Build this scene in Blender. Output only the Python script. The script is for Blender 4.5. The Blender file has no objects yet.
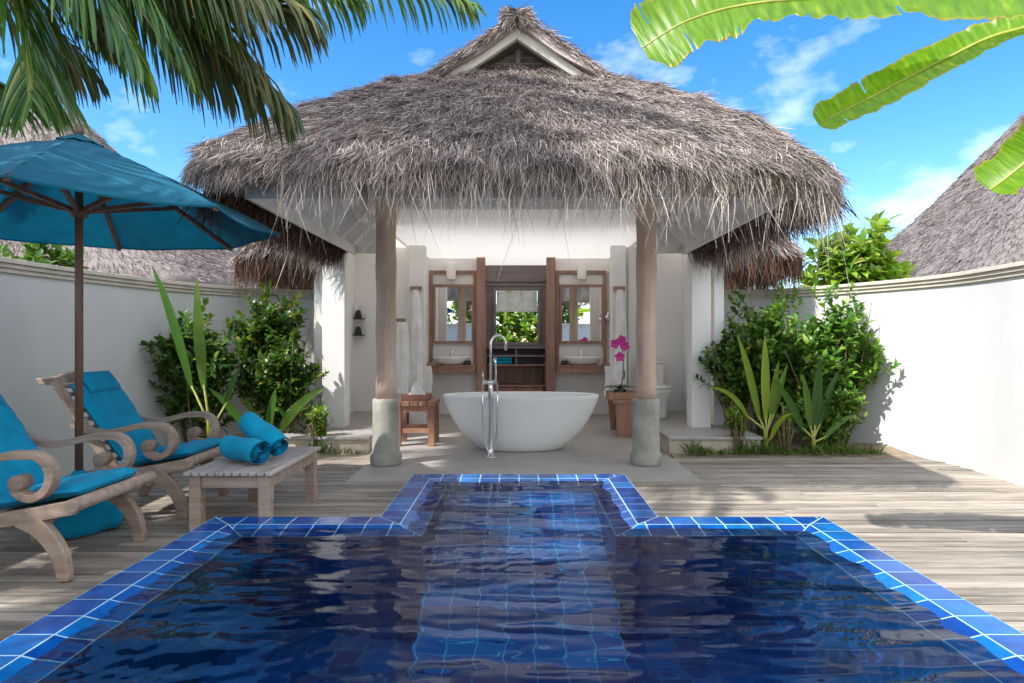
import bpy, bmesh, math, random
import numpy as np
from mathutils import Vector, Matrix

random.seed(7)
rng = np.random.default_rng(11)
SC = bpy.context.scene
COL = SC.collection
F, CX, CY, CZ = 615.0, 519.0, 340.0, 1.25      # focal length in px, vanishing point, eye height


def at(x, y, Y):
    """point of the place seen at photo pixel (x, y) at distance Y"""
    return Vector(((x - CX) * Y / F, Y, CZ - (y - CY) * Y / F))


# ------------------------------------------------------------------ materials
def new_mat(name):
    m = bpy.data.materials.new(name)
    m.use_nodes = True
    nt = m.node_tree
    nt.nodes.clear()
    out = nt.nodes.new('ShaderNodeOutputMaterial')
    return m, nt, out


def N(nt, t, **kw):
    n = nt.nodes.new(t)
    for k, v in kw.items():
        if k in n.inputs.keys():
            n.inputs[k].default_value = v
        else:
            setattr(n, k, v)
    return n


def L(nt, a, b):
    nt.links.new(a, b)


def ramp(nt, fac, stops):
    r = nt.nodes.new('ShaderNodeValToRGB')
    el = r.color_ramp.elements
    while len(el) < len(stops):
        el.new(0.5)
    for e, (p, c) in zip(el, stops):
        e.position = p
        e.color = (*c, 1)
    if fac is not None:
        L(nt, fac, r.inputs[0])
    return r


def basic(name, col, rough=0.5, var=0.12, scale=6.0, bump=0.0, bscale=40.0, metallic=0.0, spec=0.5,
          stretch=(1, 1, 1), coat=0.0, island=0.0):
    """principled with object-space noise variation and optional bump"""
    m, nt, out = new_mat(name)
    p = N(nt, 'ShaderNodeBsdfPrincipled')
    p.inputs['Roughness'].default_value = rough
    p.inputs['Metallic'].default_value = metallic
    p.inputs['Specular IOR Level'].default_value = spec
    p.inputs['Coat Weight'].default_value = coat
    tc = N(nt, 'ShaderNodeTexCoord')
    mp = N(nt, 'ShaderNodeMapping')
    mp.inputs['Scale'].default_value = stretch
    L(nt, tc.outputs['Object'], mp.inputs[0])
    nz = N(nt, 'ShaderNodeTexNoise', Scale=scale, Detail=8.0, Roughness=0.6)
    L(nt, mp.outputs[0], nz.inputs['Vector'])
    lo = tuple(c * (1 - var * 1.6) for c in col)
    hi = tuple(min(1, c * (1 + var * 1.6)) for c in col)
    r = ramp(nt, nz.outputs['Fac'], [(0.25, lo), (0.75, hi)])
    csock = r.outputs[0]
    if island:
        g = N(nt, 'ShaderNodeNewGeometry')
        mr = N(nt, 'ShaderNodeMapRange')
        mr.inputs[3].default_value = 1 - island
        mr.inputs[4].default_value = 1 + island
        L(nt, g.outputs['Random Per Island'], mr.inputs[0])
        mx = N(nt, 'ShaderNodeMix', data_type='RGBA', blend_type='MULTIPLY')
        mx.inputs[0].default_value = 1
        L(nt, csock, mx.inputs[6])
        L(nt, mr.outputs[0], mx.inputs[7])
        csock = mx.outputs[2]
    L(nt, csock, p.inputs['Base Color'])
    if bump:
        nb = N(nt, 'ShaderNodeTexNoise', Scale=bscale, Detail=6.0)
        L(nt, mp.outputs[0], nb.inputs['Vector'])
        b = N(nt, 'ShaderNodeBump')
        b.inputs['Strength'].default_value = bump
        b.inputs['Distance'].default_value = 0.01
        L(nt, nb.outputs['Fac'], b.inputs['Height'])
        L(nt, b.outputs[0], p.inputs['Normal'])
    L(nt, p.outputs[0], out.inputs[0])
    return m


def leafy(name, stops, rough=0.4, trans=0.35, tcol=(0.25, 0.4, 0.03), coordvar=True):
    """leaf: per-leaf colour, gloss and translucency"""
    m, nt, out = new_mat(name)
    g = N(nt, 'ShaderNodeNewGeometry')
    r = ramp(nt, g.outputs['Random Per Island'], stops)
    p = N(nt, 'ShaderNodeBsdfPrincipled')
    p.inputs['Roughness'].default_value = rough
    L(nt, r.outputs[0], p.inputs['Base Color'])
    t = N(nt, 'ShaderNodeBsdfTranslucent')
    mx = N(nt, 'ShaderNodeMix', data_type='RGBA')
    mx.inputs[0].default_value = 0.5
    L(nt, r.outputs[0], mx.inputs[6])
    mx.inputs[7].default_value = (*tcol, 1)
    L(nt, mx.outputs[2], t.inputs[0])
    ms = N(nt, 'ShaderNodeMixShader')
    ms.inputs[0].default_value = trans
    L(nt, p.outputs[0], ms.inputs[1])
    L(nt, t.outputs[0], ms.inputs[2])
    L(nt, ms.outputs[0], out.inputs[0])
    return m


def mat_thatch(name, stops, bump=0.6):
    m, nt, out = new_mat(name)
    g = N(nt, 'ShaderNodeNewGeometry')
    tc = N(nt, 'ShaderNodeTexCoord')
    nz = N(nt, 'ShaderNodeTexNoise', Scale=2.2, Detail=6.0, Roughness=0.65)
    L(nt, tc.outputs['Object'], nz.inputs['Vector'])
    ad = N(nt, 'ShaderNodeMath', operation='MULTIPLY_ADD')
    L(nt, nz.outputs['Fac'], ad.inputs[0])
    ad.inputs[1].default_value = 0.55
    hl = N(nt, 'ShaderNodeMath', operation='MULTIPLY')
    L(nt, g.outputs['Random Per Island'], hl.inputs[0])
    hl.inputs[1].default_value = 0.72
    L(nt, hl.outputs[0], ad.inputs[2])
    sb = N(nt, 'ShaderNodeMath', operation='SUBTRACT')
    L(nt, ad.outputs[0], sb.inputs[0])
    sb.inputs[1].default_value = 0.13
    r = ramp(nt, sb.outputs[0], stops)
    p = N(nt, 'ShaderNodeBsdfPrincipled', Roughness=0.85)
    p.inputs['Specular IOR Level'].default_value = 0.2
    L(nt, r.outputs[0], p.inputs['Base Color'])
    nb = N(nt, 'ShaderNodeTexNoise', Scale=60.0, Detail=5.0)
    L(nt, tc.outputs['Object'], nb.inputs['Vector'])
    b = N(nt, 'ShaderNodeBump')
    b.inputs['Strength'].default_value = bump
    b.inputs['Distance'].default_value = 0.02
    L(nt, nb.outputs['Fac'], b.inputs['Height'])
    L(nt, b.outputs[0], p.inputs['Normal'])
    L(nt, p.outputs[0], out.inputs[0])
    return m


def mat_wood(name, dark, light, axis=0, rough=0.6, scale=14.0, island=0.18, bump=0.25):
    m, nt, out = new_mat(name)
    tc = N(nt, 'ShaderNodeTexCoord')
    mp = N(nt, 'ShaderNodeMapping')
    s = [1, 1, 1]
    s[axis] = 0.10
    mp.inputs['Scale'].default_value = s
    L(nt, tc.outputs['Object'], mp.inputs[0])
    g = N(nt, 'ShaderNodeNewGeometry')
    # shift the grain per piece
    off = N(nt, 'ShaderNodeVectorMath', operation='MULTIPLY_ADD')
    cmb = N(nt, 'ShaderNodeCombineXYZ')
    for i in range(3):
        L(nt, g.outputs['Random Per Island'], cmb.inputs[i])
    L(nt, cmb.outputs[0], off.inputs[0])
    off.inputs[1].default_value = (7.3, 11.1, 5.7)
    L(nt, mp.outputs[0], off.inputs[2])
    nz = N(nt, 'ShaderNodeTexNoise', Scale=scale, Detail=9.0, Roughness=0.7, Distortion=0.4)
    L(nt, off.outputs[0], nz.inputs['Vector'])
    r = ramp(nt, nz.outputs['Fac'], [(0.3, dark), (0.7, light)])
    mr = N(nt, 'ShaderNodeMapRange')
    mr.inputs[3].default_value = 1 - island
    mr.inputs[4].default_value = 1 + island
    L(nt, g.outputs['Random Per Island'], mr.inputs[0])
    big = N(nt, 'ShaderNodeTexNoise', Scale=1.3, Detail=4.0)
    L(nt, tc.outputs['Object'], big.inputs['Vector'])
    mb = N(nt, 'ShaderNodeMapRange')
    mb.inputs[1].default_value = 0.3
    mb.inputs[2].default_value = 0.7
    mb.inputs[3].default_value = 0.82
    mb.inputs[4].default_value = 1.12
    L(nt, big.outputs['Fac'], mb.inputs[0])
    mul = N(nt, 'ShaderNodeMath', operation='MULTIPLY')
    L(nt, mr.outputs[0], mul.inputs[0])
    L(nt, mb.outputs[0], mul.inputs[1])
    mx = N(nt, 'ShaderNodeMix', data_type='RGBA', blend_type='MULTIPLY')
    mx.inputs[0].default_value = 1
    L(nt, r.outputs[0], mx.inputs[6])
    L(nt, mul.outputs[0], mx.inputs[7])
    p = N(nt, 'ShaderNodeBsdfPrincipled', Roughness=rough)
    L(nt, mx.outputs[2], p.inputs['Base Color'])
    b = N(nt, 'ShaderNodeBump')
    b.inputs['Strength'].default_value = bump
    b.inputs['Distance'].default_value = 0.004
    L(nt, nz.outputs['Fac'], b.inputs['Height'])
    L(nt, b.outputs[0], p.inputs['Normal'])
    L(nt, p.outputs[0], out.inputs[0])
    return m


def mat_fabric(name, col, trans=0.0, rough=0.85):
    m, nt, out = new_mat(name)
    tc = N(nt, 'ShaderNodeTexCoord')
    nz = N(nt, 'ShaderNodeTexNoise', Scale=9.0, Detail=7.0, Roughness=0.6)
    L(nt, tc.outputs['Object'], nz.inputs['Vector'])
    r = ramp(nt, nz.outputs['Fac'], [(0.3, tuple(c * 0.82 for c in col)), (0.75, tuple(min(1, c * 1.15) for c in col))])
    p = N(nt, 'ShaderNodeBsdfPrincipled', Roughness=rough)
    p.inputs['Specular IOR Level'].default_value = 0.25
    p.inputs['Sheen Weight'].default_value = 0.06
    L(nt, r.outputs[0], p.inputs['Base Color'])
    nb = N(nt, 'ShaderNodeTexNoise', Scale=350.0, Detail=3.0)
    L(nt, tc.outputs['Object'], nb.inputs['Vector'])
    b = N(nt, 'ShaderNodeBump')
    b.inputs['Strength'].default_value = 0.25
    b.inputs['Distance'].default_value = 0.002
    L(nt, nb.outputs['Fac'], b.inputs['Height'])
    L(nt, b.outputs[0], p.inputs['Normal'])
    if trans:
        t = N(nt, 'ShaderNodeBsdfTranslucent')
        L(nt, r.outputs[0], t.inputs[0])
        ms = N(nt, 'ShaderNodeMixShader')
        ms.inputs[0].default_value = trans
        L(nt, p.outputs[0], ms.inputs[1])
        L(nt, t.outputs[0], ms.inputs[2])
        L(nt, ms.outputs[0], out.inputs[0])
    else:
        L(nt, p.outputs[0], out.inputs[0])
    return m


TILE = 0.155


def mat_pool_tiles(name, stops, joint):
    """square glazed tiles with pale joints on every face of the basin"""
    m, nt, out = new_mat(name)
    geo = N(nt, 'ShaderNodeNewGeometry')
    sp = N(nt, 'ShaderNodeSeparateXYZ')
    L(nt, geo.outputs['Position'], sp.inputs[0])
    sn = N(nt, 'ShaderNodeSeparateXYZ')
    L(nt, geo.outputs['True Normal'], sn.inputs[0])
    prev = None
    cells = []
    for i in range(3):
        dv = N(nt, 'ShaderNodeMath', operation='DIVIDE')
        L(nt, sp.outputs[i], dv.inputs[0])
        dv.inputs[1].default_value = TILE
        of = N(nt, 'ShaderNodeMath', operation='ADD')
        L(nt, dv.outputs[0], of.inputs[0])
        of.inputs[1].default_value = 0.47
        fl = N(nt, 'ShaderNodeMath', operation='FLOOR')
        L(nt, of.outputs[0], fl.inputs[0])
        cells.append(fl)
        fr = N(nt, 'ShaderNodeMath', operation='FRACT')
        L(nt, of.outputs[0], fr.inputs[0])
        lt = N(nt, 'ShaderNodeMath', operation='LESS_THAN')
        L(nt, fr.outputs[0], lt.inputs[0])
        lt.inputs[1].default_value = 0.05
        ab = N(nt, 'ShaderNodeMath', operation='ABSOLUTE')
        L(nt, sn.outputs[i], ab.inputs[0])
        ok = N(nt, 'ShaderNodeMath', operation='LESS_THAN')
        L(nt, ab.outputs[0], ok.inputs[0])
        ok.inputs[1].default_value = 0.5
        mu = N(nt, 'ShaderNodeMath', operation='MULTIPLY')
        L(nt, lt.outputs[0], mu.inputs[0])
        L(nt, ok.outputs[0], mu.inputs[1])
        if prev is None:
            prev = mu
        else:
            mxm = N(nt, 'ShaderNodeMath', operation='MAXIMUM')
            L(nt, prev.outputs[0], mxm.inputs[0])
            L(nt, mu.outputs[0], mxm.inputs[1])
            prev = mxm
    cv = N(nt, 'ShaderNodeCombineXYZ')
    for i in range(3):
        L(nt, cells[i].outputs[0], cv.inputs[i])
    wn = N(nt, 'ShaderNodeTexWhiteNoise')
    L(nt, cv.outputs[0], wn.inputs['Vector'])
    r = ramp(nt, wn.outputs['Value'], stops)
    mx = N(nt, 'ShaderNodeMix', data_type='RGBA')
    L(nt, prev.outputs[0], mx.inputs[0])
    L(nt, r.outputs[0], mx.inputs[6])
    mx.inputs[7].default_value = (*joint, 1)
    p = N(nt, 'ShaderNodeBsdfPrincipled', Roughness=0.35)
    L(nt, mx.outputs[2], p.inputs['Base Color'])
    L(nt, p.outputs[0], out.inputs[0])
    return m


def mat_glazed(name, stops):
    m, nt, out = new_mat(name)
    g = N(nt, 'ShaderNodeNewGeometry')
    r = ramp(nt, g.outputs['Random Per Island'], stops)
    tc = N(nt, 'ShaderNodeTexCoord')
    nz = N(nt, 'ShaderNodeTexNoise', Scale=9.0, Detail=6.0, Roughness=0.7)
    L(nt, tc.outputs['Object'], nz.inputs['Vector'])
    mr = N(nt, 'ShaderNodeMapRange')
    mr.inputs[1].default_value = 0.3
    mr.inputs[2].default_value = 0.7
    mr.inputs[3].default_value = 0.7
    mr.inputs[4].default_value = 1.35
    L(nt, nz.outputs['Fac'], mr.inputs[0])
    mx = N(nt, 'ShaderNodeMix', data_type='RGBA', blend_type='MULTIPLY')
    mx.inputs[0].default_value = 1
    L(nt, r.outputs[0], mx.inputs[6])
    L(nt, mr.outputs[0], mx.inputs[7])
    p = N(nt, 'ShaderNodeBsdfPrincipled', Roughness=0.16)
    L(nt, mx.outputs[2], p.inputs['Base Color'])
    b = N(nt, 'ShaderNodeBump')
    b.inputs['Strength'].default_value = 0.12
    b.inputs['Distance'].default_value = 0.01
    L(nt, nz.outputs['Fac'], b.inputs['Height'])
    L(nt, b.outputs[0], p.inputs['Normal'])
    L(nt, p.outputs[0], out.inputs[0])
    return m


def mat_water(name):
    m, nt, out = new_mat(name)
    g = N(nt, 'ShaderNodeBsdfRefraction', Roughness=0.0, IOR=1.333)
    g.inputs['Color'].default_value = (0.86, 0.95, 1.0, 1)
    gl = N(nt, 'ShaderNodeBsdfGlossy', Roughness=0.0)
    fr = N(nt, 'ShaderNodeFresnel', IOR=1.333)
    ms = N(nt, 'ShaderNodeMixShader')
    L(nt, fr.outputs[0], ms.inputs[0])
    L(nt, g.outputs[0], ms.inputs[1])
    L(nt, gl.outputs[0], ms.inputs[2])
    L(nt, ms.outputs[0], out.inputs[0])
    return m


M = {}
M['plaster'] = basic('white_plaster', (0.66, 0.66, 0.645), 0.85, 0.06, 1.6, 0.22, 22, stretch=(1, 1, .45))
M['inwall'] = basic('interior_plaster', (0.86, 0.845, 0.82), 0.8, 0.02, 2.0, 0.04, 40)
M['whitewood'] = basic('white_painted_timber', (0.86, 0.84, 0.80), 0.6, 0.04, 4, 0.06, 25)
M['gableshade'] = basic('shade_dimmed_cream_paint', (0.46, 0.44, 0.39), 0.7, 0.08, 5, 0.1, 25)  # cream paint dimmed, the shade of the thatch overhang is in the colour
M['cream'] = basic('cream_coping_stone', (0.66, 0.60, 0.50), 0.8, 0.10, 8, 0.2, 50)
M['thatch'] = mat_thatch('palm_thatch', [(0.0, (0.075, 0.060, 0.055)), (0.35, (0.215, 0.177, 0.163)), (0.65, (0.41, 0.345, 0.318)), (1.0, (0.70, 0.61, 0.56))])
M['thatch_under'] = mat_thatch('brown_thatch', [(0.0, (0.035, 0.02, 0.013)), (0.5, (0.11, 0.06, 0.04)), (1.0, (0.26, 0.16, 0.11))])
M['thatch_fringe'] = mat_thatch('thatch_fringe_strands', [(0.0, (0.10, 0.075, 0.06)), (0.3, (0.32, 0.265, 0.23)), (0.65, (0.55, 0.48, 0.43)), (1.0, (0.82, 0.75, 0.68))])
M['thatch_far'] = mat_thatch('clipped_thatch', [(0.0, (0.08, 0.066, 0.062)), (0.4, (0.17, 0.145, 0.138)), (0.7, (0.27, 0.235, 0.222)), (1.0, (0.42, 0.37, 0.35))])
M['deck'] = mat_wood('weathered_deck_boards', (0.16, 0.135, 0.11), (0.47, 0.41, 0.345), 0, 0.75, 16, 0.28, 0.5)
M['teak'] = mat_wood('silvered_teak', (0.26, 0.175, 0.125), (0.55, 0.42, 0.33), 0, 0.6, 18, 0.1)
M['slat'] = mat_wood('grey_teak_slats', (0.30, 0.25, 0.23), (0.58, 0.51, 0.47), 1, 0.65, 18, 0.1)
M['redwood'] = mat_wood('reddish_brown_timber', (0.24, 0.125, 0.092), (0.46, 0.275, 0.205), 2, 0.5, 10, 0.05)
M['stoolwood'] = mat_wood('orange_brown_timber', (0.26, 0.12, 0.075), (0.52, 0.29, 0.20), 2, 0.5, 10, 0.1)
M['mauvewood'] = mat_wood('grey_mauve_timber', (0.20, 0.155, 0.15), (0.33, 0.27, 0.26), 0, 0.55, 8, 0.04)
M['polewood'] = mat_wood('dark_umbrella_wood', (0.10, 0.05, 0.032), (0.26, 0.14, 0.09), 2, 0.5, 12, 0.1)
M['shaft'] = mat_wood('peeled_log', (0.50, 0.345, 0.26), (0.74, 0.57, 0.45), 2, 0.7, 7, 0.0, 0.4)
M['shaft'].node_tree.nodes  # keep
M['concrete'] = basic('mossy_concrete', (0.36, 0.35, 0.30), 0.85, 0.22, 5, 0.5, 30)
M['stonefloor'] = basic('polished_cement_floor', (0.40, 0.375, 0.35), 0.45, 0.10, 3.2, 0.06, 30)
M['step'] = basic('sandy_stone_step', (0.52, 0.45, 0.36), 0.85, 0.15, 7, 0.3, 40)
M['sand'] = basic('pale_sand', (0.52, 0.44, 0.33), 0.95, 0.15, 5, 0.5, 60)
M['soil'] = basic('sandy_soil', (0.26, 0.20, 0.14), 0.95, 0.35, 7, 0.8, 50)
M['tub'] = basic('matt_white_stone', (0.86, 0.86, 0.84), 0.3, 0.01, 2, 0, coat=0.2)
M['ceramic'] = basic('white_ceramic', (0.85, 0.85, 0.84), 0.12, 0.01, 2)
M['chrome'] = basic('chrome', (0.82, 0.82, 0.83), 0.08, 0.01, 2, metallic=1.0)
M['black'] = basic('black_plastic', (0.02, 0.018, 0.018), 0.35, 0.1, 5)
M['mirror'] = basic('mirror_silver', (0.90, 0.91, 0.91), 0.0, 0.0, 1, metallic=1.0)
M['cushion'] = mat_fabric('turquoise_canvas', (0.0, 0.29, 0.50))
M['canopy'] = mat_fabric('blue_umbrella_canvas', (0.004, 0.135, 0.215), trans=0.25)
M['towelblue'] = mat_fabric('turquoise_terry', (0.0, 0.33, 0.54))
M['towelwhite'] = mat_fabric('white_terry', (0.92, 0.92, 0.90))
M['blind'] = mat_fabric('cream_blind_linen', (0.74, 0.69, 0.58), trans=0.4)
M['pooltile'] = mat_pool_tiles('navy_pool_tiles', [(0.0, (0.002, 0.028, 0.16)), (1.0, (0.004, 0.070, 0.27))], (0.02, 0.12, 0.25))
M['steptile'] = mat_pool_tiles('sunlit_step_tiles', [(0.0, (0.002, 0.062, 0.28)), (1.0, (0.005, 0.13, 0.40))], (0.05, 0.34, 0.55))  # brighter copy of the pool tiles, sunlight on the steps put into the colour
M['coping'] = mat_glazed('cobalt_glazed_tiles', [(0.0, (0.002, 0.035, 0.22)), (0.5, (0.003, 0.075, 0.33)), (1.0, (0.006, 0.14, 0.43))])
M['grout'] = basic('pale_grout', (0.36, 0.55, 0.66), 0.8, 0.08, 12)
M['water'] = mat_water('pool_water')


def mat_fill_panel(name, k, tint=(.98, .945, .88)):
    m, nt, out = new_mat(name)
    d = N(nt, 'ShaderNodeBsdfDiffuse')
    d.inputs[0].default_value = (.84, .83, .81, 1)
    t = N(nt, 'ShaderNodeBsdfTranslucent')
    t.inputs[0].default_value = (*tint, 1)
    ms = N(nt, 'ShaderNodeMixShader')
    ms.inputs[0].default_value = k
    L(nt, d.outputs[0], ms.inputs[1])
    L(nt, t.outputs[0], ms.inputs[2])
    L(nt, ms.outputs[0], out.inputs[0])
    return m


M['fillceiling'] = mat_fill_panel('translucent_fill_ceiling', .45)  # ceiling made translucent so added daylight from above brightens the bathroom
M['fillalcove'] = mat_fill_panel('translucent_fill_alcove', .42, (1.0, .90, .76))  # alcove ceiling made translucent, warm tinted, to bring in added light
M['fillroof'] = mat_fill_panel('unseen_fill_panel_white', .78)  # for the unseen panel added above the ceiling
M['lampshade'] = basic('frosted_lamp_glass', (0.84, 0.82, 0.75), 0.4, 0.01, 2)
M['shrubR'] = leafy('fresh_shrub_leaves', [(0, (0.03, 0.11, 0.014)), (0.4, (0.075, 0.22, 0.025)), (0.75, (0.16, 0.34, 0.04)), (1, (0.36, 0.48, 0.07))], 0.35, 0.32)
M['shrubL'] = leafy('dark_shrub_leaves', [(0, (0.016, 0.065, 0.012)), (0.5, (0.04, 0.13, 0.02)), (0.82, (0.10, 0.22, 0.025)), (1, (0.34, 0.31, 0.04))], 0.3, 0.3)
M['lime'] = leafy('lime_leaves', [(0, (0.06, 0.17, 0.012)), (0.4, (0.14, 0.30, 0.022)), (0.85, (0.28, 0.44, 0.04)), (1, (0.40, 0.36, 0.10))], 0.4, 0.4, (0.4, 0.55, 0.04))
M['hedge'] = leafy('hedge_leaves', [(0, (0.03, 0.10, 0.015)), (0.6, (0.07, 0.19, 0.02)), (1, (0.16, 0.28, 0.04))], 0.4, 0.3)
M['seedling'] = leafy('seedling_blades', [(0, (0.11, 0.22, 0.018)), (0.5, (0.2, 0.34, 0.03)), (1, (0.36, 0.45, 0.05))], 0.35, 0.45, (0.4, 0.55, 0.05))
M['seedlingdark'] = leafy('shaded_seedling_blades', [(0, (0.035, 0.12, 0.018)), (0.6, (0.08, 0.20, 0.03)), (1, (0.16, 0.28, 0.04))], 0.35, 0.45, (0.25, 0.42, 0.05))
M['stem'] = basic('green_brown_stem', (0.16, 0.12, 0.06), 0.7, 0.3, 10)
M['stemlime'] = basic('yellow_green_stem', (0.34, 0.36, 0.07), 0.5, 0.2, 10)
M['palm'] = leafy('palm_leaflets', [(0, (0.025, 0.08, 0.018)), (0.5, (0.06, 0.17, 0.03)), (0.85, (0.14, 0.27, 0.05)), (1, (0.30, 0.36, 0.09))], 0.25, 0.30, (0.3, 0.42, 0.04))
M['palmdry'] = leafy('drying_palm_leaflets', [(0, (0.025, 0.06, 0.016)), (0.5, (0.06, 0.11, 0.03)), (0.85, (0.13, 0.14, 0.045)), (1, (0.30, 0.21, 0.06))], 0.4, 0.3, (0.34, 0.28, 0.05))
M['rachis'] = basic('palm_rachis', (0.28, 0.27, 0.07), 0.5, 0.15, 10)
M['trunk'] = basic('palm_trunk_bark', (0.22, 0.18, 0.14), 0.9, 0.3, 8, 0.6, 20)
M['pinkflower'] = basic('magenta_petals', (0.62, 0.03, 0.30), 0.5, 0.15, 40)
M['orchidleaf'] = basic('orchid_leaves', (0.035, 0.08, 0.03), 0.35, 0.2, 10)
M['groundcover'] = leafy('grass_blades', [(0, (0.04, 0.10, 0.015)), (0.6, (0.10, 0.19, 0.03)), (1, (0.22, 0.25, 0.06))], 0.5, 0.3)


def mat_banana(name):
    m, nt, out = new_mat(name)
    uv = N(nt, 'ShaderNodeUVMap')
    mp = N(nt, 'ShaderNodeMapping')
    mp.inputs['Scale'].default_value = (90, 1.2, 1)
    L(nt, uv.outputs[0], mp.inputs[0])
    nz = N(nt, 'ShaderNodeTexNoise', Scale=1.0, Detail=4.0)
    L(nt, mp.outputs[0], nz.inputs['Vector'])
    r = ramp(nt, nz.outputs['Fac'], [(0.3, (0.09, 0.24, 0.012)), (0.6, (0.18, 0.35, 0.018)), (0.8, (0.38, 0.48, 0.04))])
    # yellowed rim with a shape of its own
    sp = N(nt, 'ShaderNodeSeparateXYZ')
    L(nt, uv.outputs[0], sp.inputs[0])
    ab = N(nt, 'ShaderNodeMath', operation='ABSOLUTE')
    L(nt, sp.outputs[1], ab.inputs[0])
    n2 = N(nt, 'ShaderNodeTexNoise', Scale=14.0, Detail=5.0)
    L(nt, uv.outputs[0], n2.inputs['Vector'])
    sm = N(nt, 'ShaderNodeMath', operation='MULTIPLY_ADD')
    L(nt, n2.outputs['Fac'], sm.inputs[0])
    sm.inputs[1].default_value = 0.22
    L(nt, ab.outputs[0], sm.inputs[2])
    mr = N(nt, 'ShaderNodeMapRange')
    mr.inputs[1].default_value = 1.0
    mr.inputs[2].default_value = 1.12
    L(nt, sm.outputs[0], mr.inputs[0])
    mx = N(nt, 'ShaderNodeMix', data_type='RGBA')
    L(nt, mr.outputs[0], mx.inputs[0])
    L(nt, r.outputs[0], mx.inputs[6])
    mx.inputs[7].default_value = (0.42, 0.38, 0.05, 1)
    mr2 = N(nt, 'ShaderNodeMapRange')
    mr2.inputs[1].default_value = 1.09
    mr2.inputs[2].default_value = 1.13
    L(nt, sm.outputs[0], mr2.inputs[0])
    mxb = N(nt, 'ShaderNodeMix', data_type='RGBA')
    L(nt, mr2.outputs[0], mxb.inputs[0])
    L(nt, mx.outputs[2], mxb.inputs[6])
    mxb.inputs[7].default_value = (0.12, 0.06, 0.02, 1)
    mx = mxb
    p = N(nt, 'ShaderNodeBsdfPrincipled', Roughness=0.35)
    L(nt, mx.outputs[2], p.inputs['Base Color'])
    t = N(nt, 'ShaderNodeBsdfTranslucent')
    m2 = N(nt, 'ShaderNodeMix', data_type='RGBA', blend_type='MULTIPLY')
    m2.inputs[0].default_value = 1.0
    L(nt, mx.outputs[2], m2.inputs[6])
    m2.inputs[7].default_value = (2.3, 1.9, 0.9, 1)
    L(nt, m2.outputs[2], t.inputs[0])
    ms = N(nt, 'ShaderNodeMixShader')
    ms.inputs[0].default_value = 0.55
    L(nt, p.outputs[0], ms.inputs[1])
    L(nt, t.outputs[0], ms.inputs[2])
    b = N(nt, 'ShaderNodeBump')
    b.inputs['Strength'].default_value = 0.3
    b.inputs['Distance'].default_value = 0.006
    L(nt, nz.outputs['Fac'], b.inputs['Height'])
    L(nt, b.outputs[0], p.inputs['Normal'])
    L(nt, ms.outputs[0], out.inputs[0])
    return m


M['banana'] = mat_banana('banana_leaf_blade')


# ------------------------------------------------------------------ objects
def offset_of(parent):
    o = Vector((0, 0, 0))
    while parent is not None:
        o += parent.location
        parent = parent.parent
    return o


def link(name, me, mat, parent=None, local=False):
    if parent is not None and not local:
        me.transform(Matrix.Translation(-offset_of(parent)))
    o = bpy.data.objects.new(name, me)
    COL.objects.link(o)
    if mat is not None:
        me.materials.append(mat)
    if parent is not None:
        o.parent = parent
    return o


def tag(o, label=None, cat=None, group=None, kind=None):
    if label: o['label'] = label
    if cat: o['category'] = cat
    if group: o['group'] = group
    if kind: o['kind'] = kind
    return o


def thing(name, label, cat, loc=(0, 0, 0), group=None):
    o = bpy.data.objects.new(name, None)
    COL.objects.link(o)
    o.location = loc
    o.empty_display_size = 0.1
    return tag(o, label, cat, group)


def copy_tree(o, parent=None):
    c = o.copy()
    COL.objects.link(c)
    c.parent = parent
    for ch in list(o.children):
        copy_tree(ch, c)
    return c


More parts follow.
